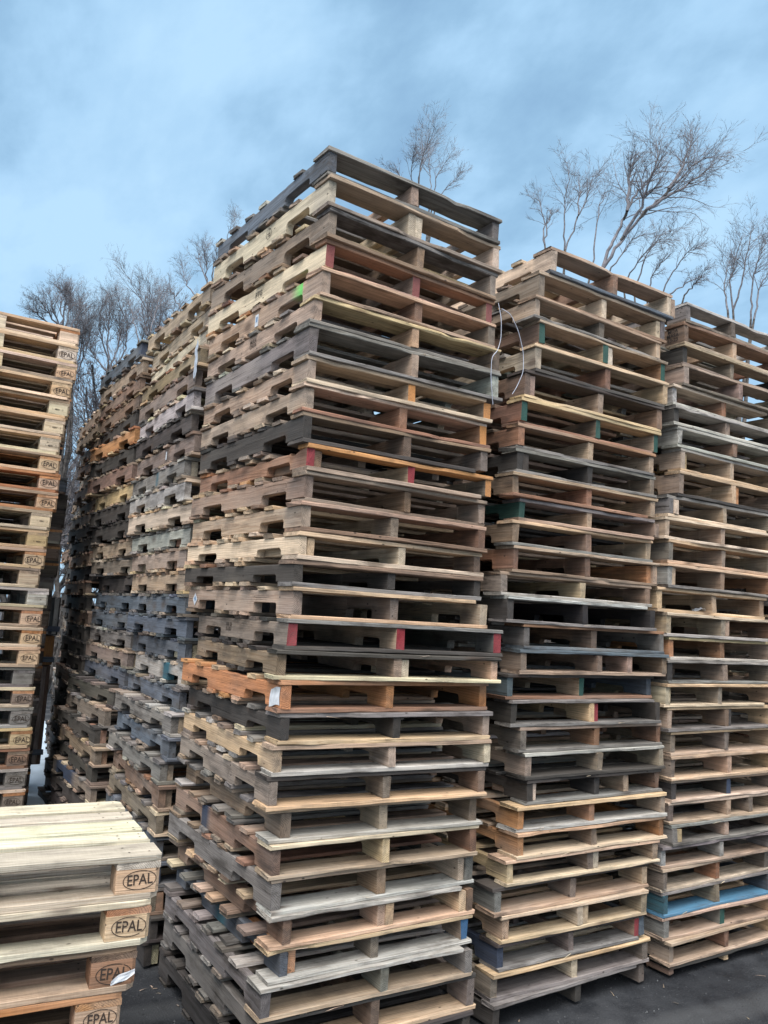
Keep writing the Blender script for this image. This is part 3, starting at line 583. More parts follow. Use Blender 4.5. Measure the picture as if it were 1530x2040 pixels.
G_CFG = [
 dict(key='grey', boards='grey', lead='white', t='grey pallet with clean smooth side under the bare trees'),
 dict(key='brown', boards='greybrown', leadb='tan', t='brown pallet stencilled with MDA MASA 13-23', extra=side_text('MDA\nMASA\n13-23', .034, .088, .52, INKDARK, .0004)),
 dict(key='dark', boards='grey', lead='tan', t='dark slate pallet with light end'),
 dict(key='tan', boards='grey', lead='tan', t='tan-sided pallet with a rounded barky end'),
 dict(key='white', boards='greybrown', lead='pale', leadb='white', t='whitish pallet with framed faint stamp'),
 dict(key='dark', boards='white', lead='white', leadb='white', t='dark-sided pallet between whitish boards'),
 dict(key='white', boards='grey', lead='white', leadb='white', t='bleached pallet with grey middle stringer'),
 dict(key='tan', boards='red', lead='white', leadb='fresh', comp=[(0, 1, .2, 'yellow', None)], t='tan pallet with yellow corner block and reddish boards'),
 dict(key='tan', boards='greybrown', lead='fresh', leadb='dark', comp=[(1, 1, .15, 'orange', None)], t='tan pallet with a broken orange middle block'),
 dict(key='grey', boards='grey', lead='grey', leadb='pale', comp=[(0, 1, .3, 'pale', None)], t='grey pallet with pale corner block'),
 dict(key='tan', boards='pale', lead='pale', leadb='pale', t='tan pallet with straw-coloured boards'),
 dict(key='greybrown', boards='fresh', lead='fresh', leadb='fresh', t='grey-brown pallet with two blond board edges'),
 dict(key='white', boards='tan', lead='fresh', leadb='grey', comp=[(0, 1, .3, 'tan', None)], t='pale grey pallet with tan end'),
 dict(key='fresh', boards='fresh', lead='fresh', leadb='fresh', t='fresh pallet jutting left with splintered middle stringer'),
 dict(key='tan', boards='pale', lead='pale', leadb='white', comp=[(1, 1, .3, 'tan', None)], t='tan pallet with scrap of white plastic in it'),
 dict(key='orange', boards='tan', lead='fresh', leadb='white', t='orange-tan pallet'),
 dict(key='dark', boards='grey', lead='grey', leadb='grey', t='dark grey weathered pallet'),
 dict(key='pale', boards='tan', lead='fresh', leadb='pale', comp=[], t='pale pallet with a chipped middle stringer'),
 dict(key='tan', boards='pale', lead='fresh', leadb='grey', comp=[(1, 1, .1, 'dark', None)], t='tan pallet with nail-dotted right block'),
 dict(key='tan', boards='tan', lead='fresh', leadb='tan', t='warm tan pallet with clear fresh edge'),
 dict(key='greybrown', boards='tan', lead='tan', leadb='fresh', t='greyish tan pallet above the dark block'),
 dict(key='dark', boards='pale', lead='tan', leadb='pale', ends=[None, 'navy', None], t='dark-sided pallet with pale floor boards'),
 dict(key='greybrown', boards='grey', lead='pale', leadb='tan', fourth=True, t='grey pallet with two middle stringers and a loose chip'),
 dict(key='grey', boards='grey', lead='grey', leadb='grey', comp=[(0, 1, .3, 'yellow', None)], t='grey pallet with yellow corner block and black middle stringer'),
 dict(key='white', boards='tan', lead='grey', leadb='tan', t='whitish pallet with tan floor boards'),
 dict(key='greybrown', boards='tan', lead='tan', leadb='pale', t='grey-brown pallet above the blue-painted one'),
 dict(key='blue', boards='grey', lead='grey', leadb='blue', band=(0, .5, 'teal', 0), deckpaint=('bottom_deck', 'sky', .75), t='pallet with bright sky-blue painted boards'),
 dict(key='grey', boards='tan', lead='tan', leadb='tan', t='grey-tan pallet with green sprayed middle stringer', ends=[None, 'green', None]),
 dict(key='greybrown', boards='tan', lead='tan', leadb='tan', t='worn brown pallet with orange-brown front edge'),
 dict(key='brown', boards='dark', skid=True, t='dark brown pallet standing on the asphalt'),
]
def fourth_stringer(root, g):
    mb = MB(); s, ub = notch_profile(1.219, 12); lumber(mb, 'y', s, g['w']*.70, g['w']*.70+.038, g['tb']+ub, g['tb']+g['hs'], pick('tan')); mb.build('stringer', WOOD, root)
def build_front(POS, CFG, y0, stack, group, rots=None):
    n = len(POS); zt = [p[-2] if len(p) == 4 else p[-1] for p in POS]
    for i in range(n):
        c = dict(CFG[i]); p = POS[i]; x = p[0]; wd = p[1] if len(p) > 2 else 1.04
        zb = zt[i+1] if i+1 < n else 0.
        rot = -R(p[3]) if len(p) == 4 else R(rng.normal(0, .7))
        t = c.pop('t'); c.pop('d', None); c.pop('redblock', None)
        f4 = c.pop('fourth', False); ex = c.pop('extra', None)
        if f4: ex = both(fourth_stringer, ex) if ex else fourth_stringer
        make_pallet(x, y0+rng.normal(0, .008), zb+.0004, rot, zt[i]-zb, label=cap(t, ordinal(i, stack, n)), w=wd, extra=ex, group=group, **c)
build_front(A_POS, A_CFG, 0.0, 'corner stack', 'pallets of the corner stack')
build_front(F_POS, F_CFG, .05, 'middle right stack', 'pallets of the stack right of the corner stack')
build_front(G_POS, G_CFG, .05, 'far right stack', 'pallets of the stack at the right edge')

# ================================================================== LONG ROW BEHIND THE CORNER, receding on the notched side
B_KEYS = ['tan', 'tan', 'pale', 'brown', 'greybrown', 'white', 'dark', 'greybrown', 'grey', 'white', 'pale', 'white', 'tan', 'tan', 'blue', 'blue', 'blue', 'white', 'blue', 'grey', 'blue', 'grey', 'brown', 'greybrown', 'blue', 'blue', 'greybrown', 'dark', 'dark']  # lower entries blue-grey: cool shade of the lane put into the wood
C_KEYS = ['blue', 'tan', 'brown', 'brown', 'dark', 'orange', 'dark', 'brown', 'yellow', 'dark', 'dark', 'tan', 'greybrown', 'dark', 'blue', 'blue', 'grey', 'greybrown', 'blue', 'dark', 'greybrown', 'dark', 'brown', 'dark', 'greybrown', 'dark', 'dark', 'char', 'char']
D_KEYS = ['tan', 'tan', 'brown', 'brown', 'brown', 'greybrown', 'brown', 'greybrown', 'dark', 'dark', 'brown', 'dark', 'brown', 'dark', 'brown', 'dark', 'dark', 'dark', 'greybrown', 'dark', 'char', 'brown', 'dark', 'char', 'dark', 'char', 'dark', 'char']  # darker downward: the lane's shade is worked into the wood colour
E_KEYS = ['pale', 'grey', 'greybrown', 'blue', 'greybrown', 'red', 'dark', 'greybrown', 'dark', 'dark', 'brown', 'dark', 'greybrown', 'dark', 'char', 'dark', 'char', 'dark', 'char', 'dark', 'char', 'dark', 'char', 'dark', 'char', 'dark', 'char']  # dark and char lower down carry lane shade as wood colour
H_KEYS = ['dark', 'greybrown', 'dark', 'brown', 'grey', 'dark', 'greybrown', 'dark', 'brown', 'dark', 'grey', 'dark', 'brown', 'dark', 'greybrown', 'dark', 'dark', 'brown', 'dark', 'grey', 'dark', 'dark', 'dark', 'dark', 'dark', 'dark', 'dark']  # old dark wood, deepened at the bottom for the shade in the lane
BANDS = {('B', 25): ('navy', .0, 1.0), ('B', 17): ('teal', .35, .5), ('C', 24): ('navy', .6, 1.2), ('C', 0): ('navy', 0, .1), ('B', 8): ('teal', .55, .6), ('D', 20): ('teal', 0, .5)}
ROW_DX = dict(B=([.8, 1.02, 1.25, 1.36, 1.6, 1.87, 2.25, 2.55, 2.84, 3.2, 3.6], [-.035, -.01, .013, .058, .07, .048, .0, -.045, -.02, -.02, .016]), C=([1.0, 1.35, 1.55, 1.97, 2.29, 2.42, 2.66, 3.0, 3.7], [-.02, .10, .13, .12, .053, .033, .014, .012, .03]))
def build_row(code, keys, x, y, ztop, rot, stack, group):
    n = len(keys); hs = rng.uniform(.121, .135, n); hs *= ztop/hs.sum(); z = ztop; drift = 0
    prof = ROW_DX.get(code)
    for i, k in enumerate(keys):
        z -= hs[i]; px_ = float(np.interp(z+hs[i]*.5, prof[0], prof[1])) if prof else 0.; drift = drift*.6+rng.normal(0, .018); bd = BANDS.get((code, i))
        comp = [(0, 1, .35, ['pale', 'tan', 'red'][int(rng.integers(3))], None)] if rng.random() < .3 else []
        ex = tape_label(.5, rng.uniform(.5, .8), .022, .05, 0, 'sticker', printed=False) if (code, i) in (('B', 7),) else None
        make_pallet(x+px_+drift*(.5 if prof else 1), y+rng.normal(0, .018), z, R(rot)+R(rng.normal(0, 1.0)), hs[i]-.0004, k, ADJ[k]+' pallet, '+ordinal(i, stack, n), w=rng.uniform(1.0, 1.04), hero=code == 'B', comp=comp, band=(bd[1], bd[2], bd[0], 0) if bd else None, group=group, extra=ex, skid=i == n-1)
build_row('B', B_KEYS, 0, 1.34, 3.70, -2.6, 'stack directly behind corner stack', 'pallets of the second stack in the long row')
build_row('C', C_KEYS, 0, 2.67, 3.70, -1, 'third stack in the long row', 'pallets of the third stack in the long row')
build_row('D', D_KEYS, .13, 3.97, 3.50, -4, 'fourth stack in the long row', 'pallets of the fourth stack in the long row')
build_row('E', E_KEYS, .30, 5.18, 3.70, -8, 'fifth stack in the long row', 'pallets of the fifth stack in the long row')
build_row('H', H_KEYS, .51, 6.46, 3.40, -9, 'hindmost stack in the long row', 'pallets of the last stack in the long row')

X_KEYS = ['greybrown', 'tan', 'dark', 'grey', 'brown', 'tan']*4
build_row('X', X_KEYS, 1.25, 1.40, 3.1, 0, 'stack behind the middle right stack', 'pallets of the stack behind the middle right stack')

build_row('Y', X_KEYS+['tan'], 3.68, .08, 3.35, 0, 'stack glimpsed through far right stack', 'pallets of the stack beyond the far right stack')

# ================================================================== BLOCK PALLETS ON THE LEFT
NEAR = [('cream', 'oval', 'clean pale block pallet stamped EPAL, topmost of the low stack'), ('cream', 'oval', 'pale block pallet stamped EPAL under the topmost of the low stack'), ('brown', 'oval', 'brown block pallet with a white paper scrap on its EPAL block'),
        ('orange', 'oval', 'orange-edged block pallet under the brown one with the paper scrap'), ('tan', 'oval', 'tan block pallet, fifth from the top of the low stack'), ('brown', 'oval', 'brown block pallet, sixth from the top of the low stack'), ('dark', 'oval', 'dark block pallet on the ground, lowest of the low stack')]
for i, (k, mk, lb) in enumerate(NEAR):
    dx = [0, -.02, -.05, -.085, -.10, -.09, -.08][i]
    make_block_pallet(-.505+dx, -.155+[0, .0, .012, .02, .02, .02, .02][i], 1.008-.144*(i+1)+.0003, R(-5.2)+R([0, .6, -.4, .3, 0, .5, 0][i]), k, lb, mk, hero=i < 4, blockkey=['fresh', 'fresh', 'red', 'tan', 'tan', 'brown', 'dark'][i], group='block pallets of the low stack')
T_KEYS = ['pale', 'pale', 'fresh', 'fresh', 'pale', 'pale', 'pale', 'orange', 'orange', 'orange', 'pale', 'yellow', 'orange', 'tan', 'white', 'orange', 'fresh', 'fresh', 'grey', 'greybrown', 'grey', 'yellow', 'brown', 'grey', 'greybrown', 'dark', 'dark']
T_MARK = [None, 'oval', 'oval', 'oval', 'code', 'code', 'code', 'oval', 'oval', 'oval', 'code', 'code', 'oval', None, None, 'oval', 'oval', 'oval', None, 'oval', 'oval', 'oval', 'oval', 'oval', 'oval', 'oval', 'oval']
T_DX = [0, 0, .0, -.01, -.015, -.025, -.05, -.035, -.03, -.03, -.055, -.06, -.07, -.09, -.02, -.04, -.03, -.03, -.05, -.04, -.04, -.02, -.03, -.03, -.03, -.03, -.03]
for i, k in enumerate(T_KEYS):
    mk = T_MARK[i]; nm = dict(oval='EPAL-stamped ', code='number-stamped ').get(mk, 'unstamped ')
    make_block_pallet(-.25+T_DX[i]+rng.normal(0, .004), 3.5+rng.normal(0, .006), 3.94-.1445*(i+1)+.0003, R(rng.normal(0, .4)), k, nm+ADJ[k]+' block pallet, '+ordinal(i, 'tall left stack', len(T_KEYS)), mk, blockkey=k if k != 'orange' else 'fresh', group='block pallets of the tall left stack')
U_KEYS = ['greybrown', 'tan', 'dark', 'brown', 'dark', 'grey', 'blue', 'dark', 'dark', 'grey', 'greybrown', 'dark', 'grey', 'dark', 'greybrown', 'grey', 'dark', 'greybrown', 'dark', 'grey', 'dark', 'dark', 'dark', 'dark', 'dark', 'dark']
U_DX = [-.03, -.02, -.03, -.04, -.05, -.06, .02, .04, .035, .02, .02, .02, .0, .0, -.01]+[-.02]*11
for i, k in enumerate(U_KEYS):
    make_block_pallet(-.06+U_DX[i], 4.42+rng.normal(0, .008), 3.76-.1445*(i+1), R(rng.normal(0, .6)), k, ADJ[k]+' block pallet, '+ordinal(i, 'stack half hidden behind tall left one', len(U_KEYS)), None, group='block pallets of the hidden left stack')

# ================================================================== BARE TREES
def tube(mb, P, Rr, sides):
    P = np.asarray(P); n = len(P); Tn = np.gradient(P, axis=0); Tn /= np.linalg.norm(Tn, axis=1)[:, None]+1e-9
    ref = np.array([.3, .9, .31]); a = np.cross(Tn, ref); a /= np.linalg.norm(a, axis=1)[:, None]+1e-9; b = np.cross(Tn, a)
    th = np.arange(sides)*2*math.pi/sides
    V = P[:, None, :] + (a[:, None, :]*np.cos(th)[None, :, None] + b[:, None, :]*np.sin(th)[None, :, None])*np.asarray(Rr)[:, None, None]
    F = [(i*sides+k, i*sides+(k+1) % sides, (i+1)*sides+(k+1) % sides, (i+1)*sides+k) for i in range(n-1) for k in range(sides)]
    mb.add(V.reshape(-1, 3), F, smooth=sides > 3)
class Tree:
    def __init__(s, seed, curl, upness, droop, maxlev=4, tw=.0035): s.r = np.random.default_rng(seed); s.tr = MB(); s.cr = MB(); s.curl, s.up, s.droop, s.maxlev, s.tw = curl, upness, droop, maxlev, tw; s.count = 0; s.limbed = False
    def grow(s, p, d, ln, rad, lev, kids, n=None):
        r = s.r; n = n or max(5, int(ln/.09)); P = [np.array(p, float)]; d = np.array(d, float)/np.linalg.norm(d); st = ln/n
        cv = r.normal(0, s.curl, 3)
        for i in range(n):
            if r.random() < .25: cv = r.normal(0, s.curl, 3)
            d = d + cv*st*2.2 + r.normal(0, .07, 3); d[2] += (s.up if lev < 3 else -s.droop)*st; d /= np.linalg.norm(d); P.append(P[-1]+d*st)
        P = np.array(P); Rr = rad*(1-.78*np.linspace(0, 1, n+1)**1.1); Rr = np.maximum(Rr, s.tw*.55)
        tube(s.tr if lev == 0 else s.cr, P, Rr, 7 if lev == 0 else (5 if lev == 1 else 3)); s.count += 1
        s.kids_of(P, Rr, ln, lev, kids)
    def sprout(s, P, rad, ln, lev, kids):
        n = len(P)-1; Rr = np.maximum(rad*(1-.82*np.linspace(0, 1, n+1)), s.tw*.6); tube(s.cr, P, Rr, 5); s.kids_of(P, Rr, ln, lev, kids)
    def kids_of(s, P, Rr, ln, lev, kids):
        r = s.r; n = len(P)-1
        if lev >= s.maxlev: return
        nk = kids[lev]
        nk = max(3, int(nk*((1.5 if lev == 0 else min(1.2, .45+ln/.9)) if s.limbed else min(1.3, .4+ln/(1.6 if lev else 4)))*r.uniform(.85, 1.2)))
        for k in range(nk):
            u = r.uniform(.22 if lev else .35, 1.0); i = min(n-1, int(u*n)); dd = P[i+1]-P[i]; dd /= np.linalg.norm(dd)
            side = r.normal(0, 1, 3); side -= dd*(side@dd); side /= np.linalg.norm(side); sp = r.uniform(.35, .85) if lev else r.uniform(.3, .75)
            nd_ = dd*math.cos(sp)+side*math.sin(sp)
            s.grow(P[i], nd_, ln*(r.uniform(.20, .36) if lev == 0 and not s.limbed else r.uniform(.30, .60))*(1.1-.45*u), max(Rr[i]*r.uniform(.38, .55), s.tw), lev+1, kids)
def tree(loc, height, seed, label, lean=(0, 0, 1), curl=.35, up=.25, droop=.15, kids=(9, 8, 6, 3), rad=None, stems=1, maxlev=4, tw=.0042, spread=.25, group='bare trees beyond the stacks'):
    root = empty('bare_tree', (*loc, 0), 0, label, 'tree', group); T = Tree(seed, curl, up, droop, maxlev, tw)
    for q in range(stems):
        d = np.array(lean, float)+T.r.normal(0, spread if stems > 1 else .03, 3)*np.array([1, 1, .2])
        T.grow((T.r.normal(0, .12)*(stems > 1), T.r.normal(0, .12)*(stems > 1), -.05), d, height*T.r.uniform(.86, 1.05), (rad or height*.009)*T.r.uniform(.8, 1.1), 0, kids, n=16)
    T.tr.build('trunk', BARK, root); c = T.cr.build('branches', TWIG, root); return root
def clone(root, loc, rotz, sc, label):
    o = root.copy(); COL.objects.link(o); o.location = (*loc, 0); o.rotation_euler = (0, 0, rotz); o.scale = (sc,)*3; o['label'] = label
    for ch in root.children:
        c = ch.copy(); COL.objects.link(c); c.parent = o
    return o
LIMBS = dict(
 lean=[[(8.09,5.81,7.67),(8.32,5.59,8.23),(8.57,5.35,8.66),(8.81,5.10,9.00),(9.05,4.83,9.41),(9.29,4.55,9.76),(9.43,4.39,9.80)],
  [(8.08,5.82,7.65),(8.25,5.74,8.23),(8.44,5.63,8.70),(8.63,5.51,9.27),(8.85,5.35,9.55),(9.00,5.27,10.06),(9.02,5.36,10.46)],
  [(8.52,5.31,8.63),(8.76,5.09,8.83),(9.00,4.85,9.04),(9.21,4.62,9.26),(9.38,4.45,9.48)],
  [(8.30,5.57,8.21),(8.38,5.23,8.64),(8.30,5.07,8.95),(8.25,4.87,9.19),(8.28,4.57,9.44)],
  [(8.74,5.05,8.95),(8.99,4.97,9.37),(9.17,4.98,9.83),(9.37,4.96,10.18)],
  [(8.33,5.54,8.63),(8.40,5.57,9.15),(8.47,5.61,9.59),(8.63,5.53,9.96)]],
 wav=[[(8.37,6.97,8.50),(8.29,6.95,9.06),(8.25,6.89,9.52),(8.26,6.79,10.03),(8.19,6.76,10.32)],
  [(8.38,6.95,8.50),(8.58,6.86,9.18),(8.77,6.76,9.71),(8.88,6.75,10.15),(9.09,6.63,10.44)],
  [(8.12,7.21,8.61),(8.14,7.27,9.07),(8.10,7.39,9.68),(7.95,7.61,9.82)],
  [(8.71,6.62,8.19),(8.76,6.61,8.88),(8.82,6.60,9.42),(8.93,6.54,9.83),(9.07,6.43,9.90)],
  [(8.12,7.21,8.61),(8.16,7.17,9.17),(8.23,7.12,9.44)],
  [(8.53,6.81,9.15),(8.63,6.89,9.82),(8.71,7.01,10.20)]],
 low=[[(9.82,6.88,8.23),(9.90,6.59,8.67),(10.01,6.26,9.02),(10.17,5.86,8.98)],
  [(9.94,6.73,8.15),(10.09,6.51,8.93),(10.26,6.26,9.30),(10.44,5.99,9.38)],
  [(10.22,6.40,7.92),(10.33,6.12,8.46),(10.45,5.84,8.86),(10.50,5.63,8.93)],
  [(10.33,6.26,7.98),(10.66,6.07,8.27),(10.96,5.92,8.48)],
  [(9.65,7.07,8.49),(9.82,6.89,8.92),(10.02,6.66,9.31),(10.33,6.29,9.33)],
  [(10.10,6.55,8.04),(10.12,6.41,8.50),(10.28,6.09,8.83)],
  [(10.49,6.05,7.95),(10.47,5.75,8.11),(10.43,5.47,8.40)]],
 right=[[(10.96,5.39,7.59),(11.03,5.20,8.35),(11.07,5.06,9.12),(11.07,4.99,9.35)],
  [(11.12,5.15,7.40),(11.13,5.13,8.19),(11.22,4.99,8.82),(11.31,4.85,9.21)],
  [(10.96,5.39,7.59),(10.88,5.43,8.22),(10.92,5.29,8.67),(10.94,5.17,9.16)],
  [(10.91,5.46,7.59),(11.13,5.71,8.29),(11.46,5.80,8.96)],
  [(11.15,5.11,7.39),(11.33,5.12,8.09),(11.56,5.07,8.46),(11.83,4.96,8.83)]],
 narrow=[[(8.56,11.96,11.40),(8.41,11.79,11.76),(8.28,11.60,12.12),(8.19,11.39,12.59),(8.20,11.11,12.70),(8.17,10.85,13.03),(8.01,10.69,13.04)],
  [(8.51,11.99,11.52),(8.19,11.83,12.19),(8.03,11.55,12.49),(7.88,11.28,12.58)],
  [(8.89,11.73,11.52),(8.95,11.66,11.70),(9.11,11.52,12.07),(9.33,11.33,12.31),(9.36,11.28,12.42)],
  [(8.82,11.78,11.54),(8.86,11.67,12.31),(8.95,11.51,12.62),(9.05,11.36,12.86)],
  [(8.26,12.15,11.87),(8.18,12.25,12.08),(8.10,12.34,12.44),(7.77,12.59,12.63)],
  [(8.54,11.97,12.24),(8.64,11.97,12.77),(8.60,12.06,13.58)],
  [(8.77,11.81,11.66),(8.97,12.10,12.40),(9.08,12.46,13.33),(9.22,12.79,14.20)]],
 sap=[[(2.21,10.53,6.15),(2.15,10.40,6.38),(2.08,10.28,6.82),(2.05,10.14,7.21),(1.92,10.03,7.41)],
  [(2.19,10.54,6.37),(2.02,10.48,6.92),(1.89,10.42,7.26)],
  [(2.24,10.52,6.43),(2.44,11.00,7.13),(2.65,11.47,7.76)],
  [(2.06,10.57,6.26),(1.96,10.76,6.71),(1.86,10.95,7.20)]],
 fan=[[(1.07,11.81,6.49),(0.99,11.99,7.11),(0.95,12.16,7.66)],
  [(1.07,11.81,6.49),(0.82,11.72,6.90),(0.67,11.61,7.22)],
  [(1.07,11.81,6.49),(0.61,11.46,6.79),(0.38,11.08,6.88)],
  [(1.09,11.80,6.50),(1.15,11.84,7.05),(1.14,11.88,7.53)],
  [(1.12,11.80,6.50),(1.34,11.79,6.96),(1.36,11.81,7.45)],
  [(1.02,11.82,6.49),(0.60,11.57,6.62),(0.29,11.30,6.71)],
  [(1.05,11.81,6.64),(1.03,11.64,7.07),(0.97,11.48,7.38)]],
 mid=[[(2.11,12.62,6.10),(2.01,12.63,6.95),(1.99,12.62,7.41),(2.00,12.61,7.89)],
  [(2.08,12.62,6.34),(1.77,12.45,7.00),(1.72,12.22,7.53)],
  [(2.10,12.62,6.19),(2.27,12.55,6.99),(2.24,12.54,7.87)],
  [(2.11,12.62,6.10),(1.70,12.73,6.59),(1.59,12.78,7.20)],
  [(2.12,12.61,6.19),(2.42,12.55,6.71),(2.39,12.56,7.34),(2.11,12.64,7.93)]],
 row=[[(3.40,11.21,7.76),(3.29,11.11,8.23),(3.19,11.01,8.65)],
  [(3.26,11.25,7.49),(3.00,11.49,7.93),(2.92,11.67,8.47)],
  [(3.42,11.20,7.83),(3.27,11.49,8.35),(3.27,11.72,8.91)],
  [(2.98,11.35,7.26),(2.81,11.48,7.60),(2.73,11.59,7.89)],
  [(3.47,11.18,7.96),(3.42,10.98,8.31),(3.36,10.79,8.47)]],
 faint=[[(5.21,14.81,10.49),(5.20,15.01,11.17),(5.30,15.16,11.68)],
  [(5.03,14.87,10.54),(5.06,14.73,10.97),(5.05,14.60,11.32)]],
)
def limbed_tree(key, foot, label, group, seed, curl, up, droop, kids, rad=.075, tw=.0019, limb_r=.03, maxlev=3, ratio=None):
    """trunk and main limbs follow the tree's own skeleton, smaller wood grows from them"""
    root = empty('bare_tree', (*foot, 0), 0, label, 'tree', group); T = Tree(seed, curl, up, droop, maxlev, tw); T.limbed = True; f = np.array([*foot, 0.]); tips = []
    fork = np.mean([l[0] for l in LIMBS[key]], 0); fork = f+(fork-f)*np.array([.75, .75, .62])
    tube(T.tr, [(0, 0, -.1), *((fork-f)*np.array([[.2, .25, .35], [.6, .55, .7], [1, 1, 1]]))], [rad*1.25, rad*1.1, rad, rad*.85], 9)
    done = []; starts = []
    for l in LIMBS[key]:
        l = [l[0]]+[tuple(np.array(l[0])+(np.array(q)-np.array(l[0]))*.85) for q in l[1:]]
        P = np.array(l)-f
        near = min(done, key=lambda q: np.linalg.norm(P[0]-q)) if done else None
        if near is not None and 1e-6 < np.linalg.norm(P[0]-near) < .25 and not any(near is q for q in starts): tube(T.tr, [near, (near+P[0])/2, P[0]], [limb_r*.7]*3, 5)
        elif near is None or np.linalg.norm(P[0]-near) > 1e-6:      # joins the trunk below the stacks' edge
            a = fork-f; tube(T.tr, [a, a*.6+P[0]*.4+T.r.normal(0, .06, 3), P[0]], [rad*.62, rad*.5, limb_r], 6)
        starts.append(P[0]); done += [starts[-1]]+list(P[1:])
        n = max(10, int(np.linalg.norm(P[-1]-P[0])/.09)); t = np.linspace(0, len(P)-1, n+1); Q = np.stack([np.interp(t, np.arange(len(P)), P[:, k]) for k in range(3)], 1)
        for _ in range(2): Q[1:-1] = (Q[:-2]+2*Q[1:-1]+Q[2:])/4
        Q[1:] += T.r.normal(0, .012, (n, 3)); ln = np.linalg.norm(P[-1]-P[0])
        T.sprout(Q, limb_r, ln, 0, kids)
    T.tr.build('trunk', BARK, root); T.cr.build('branches', TWIG, root); return root
GL, GR = 'bare trees beyond the left stacks', 'bare willows beyond the right stacks'
limbed_tree('fan', (1.05, 12.0), 'bushy bare tree fanning out just above the tall left stack', GL, 3, .16, .6, -.1, (18, 9, 4), limb_r=.018, tw=.0015)
tm = limbed_tree('mid', (2.1, 12.7), 'bare tree in the middle of the gap between left stacks', GL, 5, .16, .6, -.1, (22, 9, 4), limb_r=.02, tw=.0015)
ts = limbed_tree('sap', (2.2, 10.6), 'slender bare sapling with long budded shoots just left of the long row', GL, 8, .14, .6, -.1, (15, 5, 3), limb_r=.013, tw=.0015)
limbed_tree('row', (3.3, 11.4), 'bare tree above the second stack of the long row', GL, 11, .2, .5, -.1, (17, 8, 4), limb_r=.015, tw=.0015)
limbed_tree('faint', (5.1, 14.9), 'faint bare treetop touching the left edge of the corner stack', GL, 13, .2, .5, -.1, (12, 6, 3), limb_r=.011, tw=.0015)
limbed_tree('narrow', (8.6, 12.0), 'narrow bare treetop rising behind the right end of the corner stack', GR, 21, .22, .45, 0, (14, 6, 3), limb_r=.015, tw=.0019)
limbed_tree('wav', (8.2, 7.0), 'bare willow with wavy upright twigs just right of the corner stack', GR, 33, .8, .3, .1, (11, 6, 4), limb_r=.016)
limbed_tree('lean', (7.6, 6.4), 'large leaning bare willow sweeping up to the right', GR, 41, .65, .25, .45, (16, 7, 4), limb_r=.03, rad=.1)
limbed_tree('low', (9.9, 6.7), 'low arching bare willow above the right end of the middle right stack', GR, 57, .7, .2, .5, (14, 7, 4), limb_r=.016)
limbed_tree('right', (11.0, 5.3), 'upright bare willow above the far right stack', GR, 62, .6, .3, .2, (14, 7, 4), limb_r=.019)
t1 = tree((.3, 14.5), 5.2, 3, 'low bare tree mostly hidden by the tall left stack', stems=5, curl=.25, up=.35, kids=(12, 8, 6, 2), spread=.24, group=GL)
clone(tm, (1.5, 13.2), 1.0, .98, 'bare tree between the bushy one and the middle one beyond the left stacks')
clone(tm, (2.95, 13.0), 2.4, 1.04, 'bare tree between the slender sapling and the long row')
clone(ts, (2.75, 11.6), 2.0, 1.05, 'thin bare sapling nearest the top of the long row')
clone(t1, (1.9, 14.2), 2.1, 1.3, 'bare tree low in the gap, nearer the tall left stack')
clone(t1, (2.9, 14.0), 4.0, 1.35, 'bare tree low in the gap, nearer the long row')
clone(t1, (2.4, 18.5), .9, 1.6, 'farthest bare tree in the gap between left stacks')
clone(t1, (1.6, 17.0), 5.2, 1.45, 'far bare tree beside the tall left stack, low in the gap')
clone(t1, (3.7, 16.0), 3.0, 1.6, 'far bare tree behind the second stack of the long row')

# far edge of the yard: a belt of bare woodland
mb = MB(); r_ = np.random.default_rng(99)
for k in range(8000):
    az = r_.uniform(-math.pi, math.pi); dd = r_.uniform(38, 58); q = np.array([CAM.x+math.sin(az)*dd, CAM.y+math.cos(az)*dd, -.2]); hh = r_.uniform(1.6, 4.2)*(1.25 if r_.random() < .15 else 1); ln_ = r_.normal(0, .16, 3)*hh; ln_[2] = hh
    tube(mb, np.array([q, q+ln_*.5+r_.normal(0, .08, 3), q+ln_]), [r_.uniform(.03, .12), .03, .008], 3)
tag(mb.build('woods', TWIG), kind='stuff')

# ================================================================== LOOSE BITS
def strap(name, pts, wd, th, mat, label, cat):
    P = np.array(pts, float); n = 40; t = np.linspace(0, len(P)-1, n); Q = np.stack([np.interp(t, np.arange(len(P)), P[:, i]) for i in range(3)], 1)
    for _ in range(3): Q[1:-1] = (Q[:-2]+2*Q[1:-1]+Q[2:])/4
    mb = MB(); tube(mb, Q, np.full(n, wd), 5); return tag(mb.build(name, mat), label, cat)
strap('plastic_strap', [(1.005, -.012, 3.42), (1.02, -.022, 3.34), (1.022, -.024, 3.24), (1.0, -.028, 3.17), (.962, -.03, 3.13), (.965, -.026, 3.03), (.975, -.028, 2.95), (.99, -.02, 2.90)], .0018, .003, STRAP, 'white plastic strap dangling down the right front edge of the corner stack', 'strap')
strap('plastic_strap', [(1.035, -.004, 3.40), (1.08, -.02, 3.38), (1.13, -.028, 3.30), (1.165, -.03, 3.20), (1.17, -.03, 3.10), (1.14, -.02, 3.02), (1.12, -.01, 2.98)], .0018, .003, STRAP, 'white plastic strap looping across the gap beside the middle right stack', 'strap')
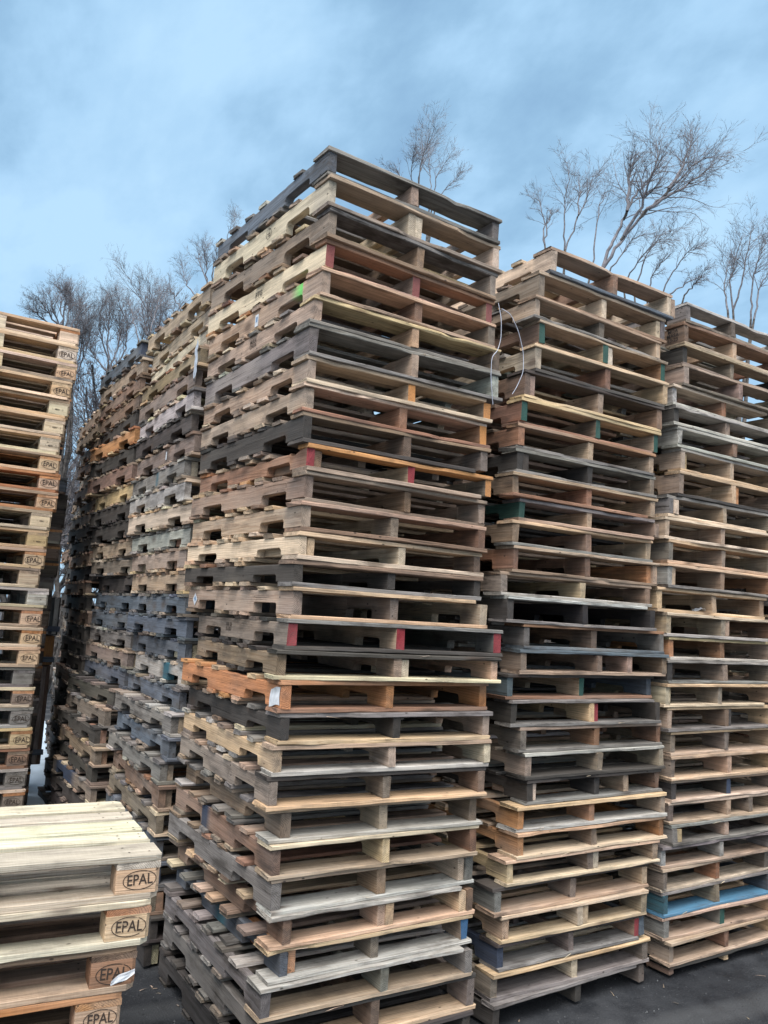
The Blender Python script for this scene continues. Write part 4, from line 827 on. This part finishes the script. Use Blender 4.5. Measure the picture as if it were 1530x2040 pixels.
def scrap(name, loc, mat, label, cat, size, seed, rz=0, vertical=False):
    r = np.random.default_rng(seed); n = 7; v = []
    for i in range(n):
        for j in range(n):
            a, b = i/(n-1)-.5, j/(n-1)-.5; wdt = (1-abs(a)**1.5*1.3); p = [a*size[0], b*size[1]*wdt, r.normal(0, size[2]*.25)+size[2]*math.sin(a*5+1)]
            if vertical: p = [p[0], -abs(p[2]), p[1]+a*size[0]*.35]
            v.append(p)
    mb = MB(); mb.add(np.array(v), [(i*n+j, i*n+j+1, (i+1)*n+j+1, (i+1)*n+j) for i in range(n-1) for j in range(n-1)], smooth=True)
    o = mb.build(name, mat); o.location = loc; o.rotation_euler = (0, 0, rz); return tag(o, label, cat)
scrap('paper_scrap', (-.605, -.165, .635), PAPER, 'torn white paper scrap stuck on the EPAL block of the brown block pallet', 'paper', (.075, .026, .008), 4, R(-5), True)
scrap('plastic_scrap', (2.78, .12, 2.005), PAPER, 'small crumpled white plastic scrap inside the far right stack', 'plastic', (.09, .06, .01), 9)
scrap('plastic_film', (-.03, 1.34, 3.22), FILM, 'torn strip of clear film hanging behind the corner stack', 'film', (.028, .26, .01), 12, R(-90), True)
scrap('ice_piece', (-.33, -.25, .012), SNOW, 'thin piece of dirty ice on the asphalt beside the low stack', 'ice', (.12, .05, .006), 15, .4)

# odds and ends piled beyond the hidden left stack
def bundle(name, loc, size, ribs, mats, label, cat):
    root = empty(name, loc, R(-4), label, cat); sx_, sy_, sz_ = size
    mb = MB(); cor = np.full((2, 4), .012); lumber(mb, 'z', [0, sz_], 0, sx_, 0, sy_, [*mats[0], .1], wear=.3, wane=0, cor=cor); mb.build('body', WOOD, root)
    for k in range(ribs):
        mb = MB(); xx = sx_*(k+.5)/ribs; lumber(mb, 'z', np.linspace(.01, sz_-.01, 4), xx-.02, xx+.02, -.018, -.001, [*mats[1], .1], wear=.5); mb.build('slat', WOOD, root)
    mb = MB(); lumber(mb, 'x', np.linspace(-.012, sx_+.012, 5), -.03, -.019, sz_*.1, sz_*.1+.05, [*mats[2], .3], wear=.5); mb.build('strap', WOOD, root)
bundle('slatted_crate', (-.16, 5.36, 1.50), (.36, .5, .36), 5, ((.10, .11, .12), (.5, .5, .5), (.10, .13, .2)), 'white slatted crate wedged in the lane behind the hidden left stack', 'crate')
bundle('orange_box', (-.16, 5.36, 1.22), (.34, .5, .27), 0, ((.40, .20, .075), (.4, .2, .1), (.12, .16, .22)), 'orange box under the white slatted crate in the lane', 'box')
bundle('wrapped_bundle', (-.18, 5.36, .30), (.35, .5, .91), 3, ((.16, .11, .09), (.30, .26, .25), (.12, .16, .22)), 'tall dull bundle under the orange box in the lane', 'bundle')
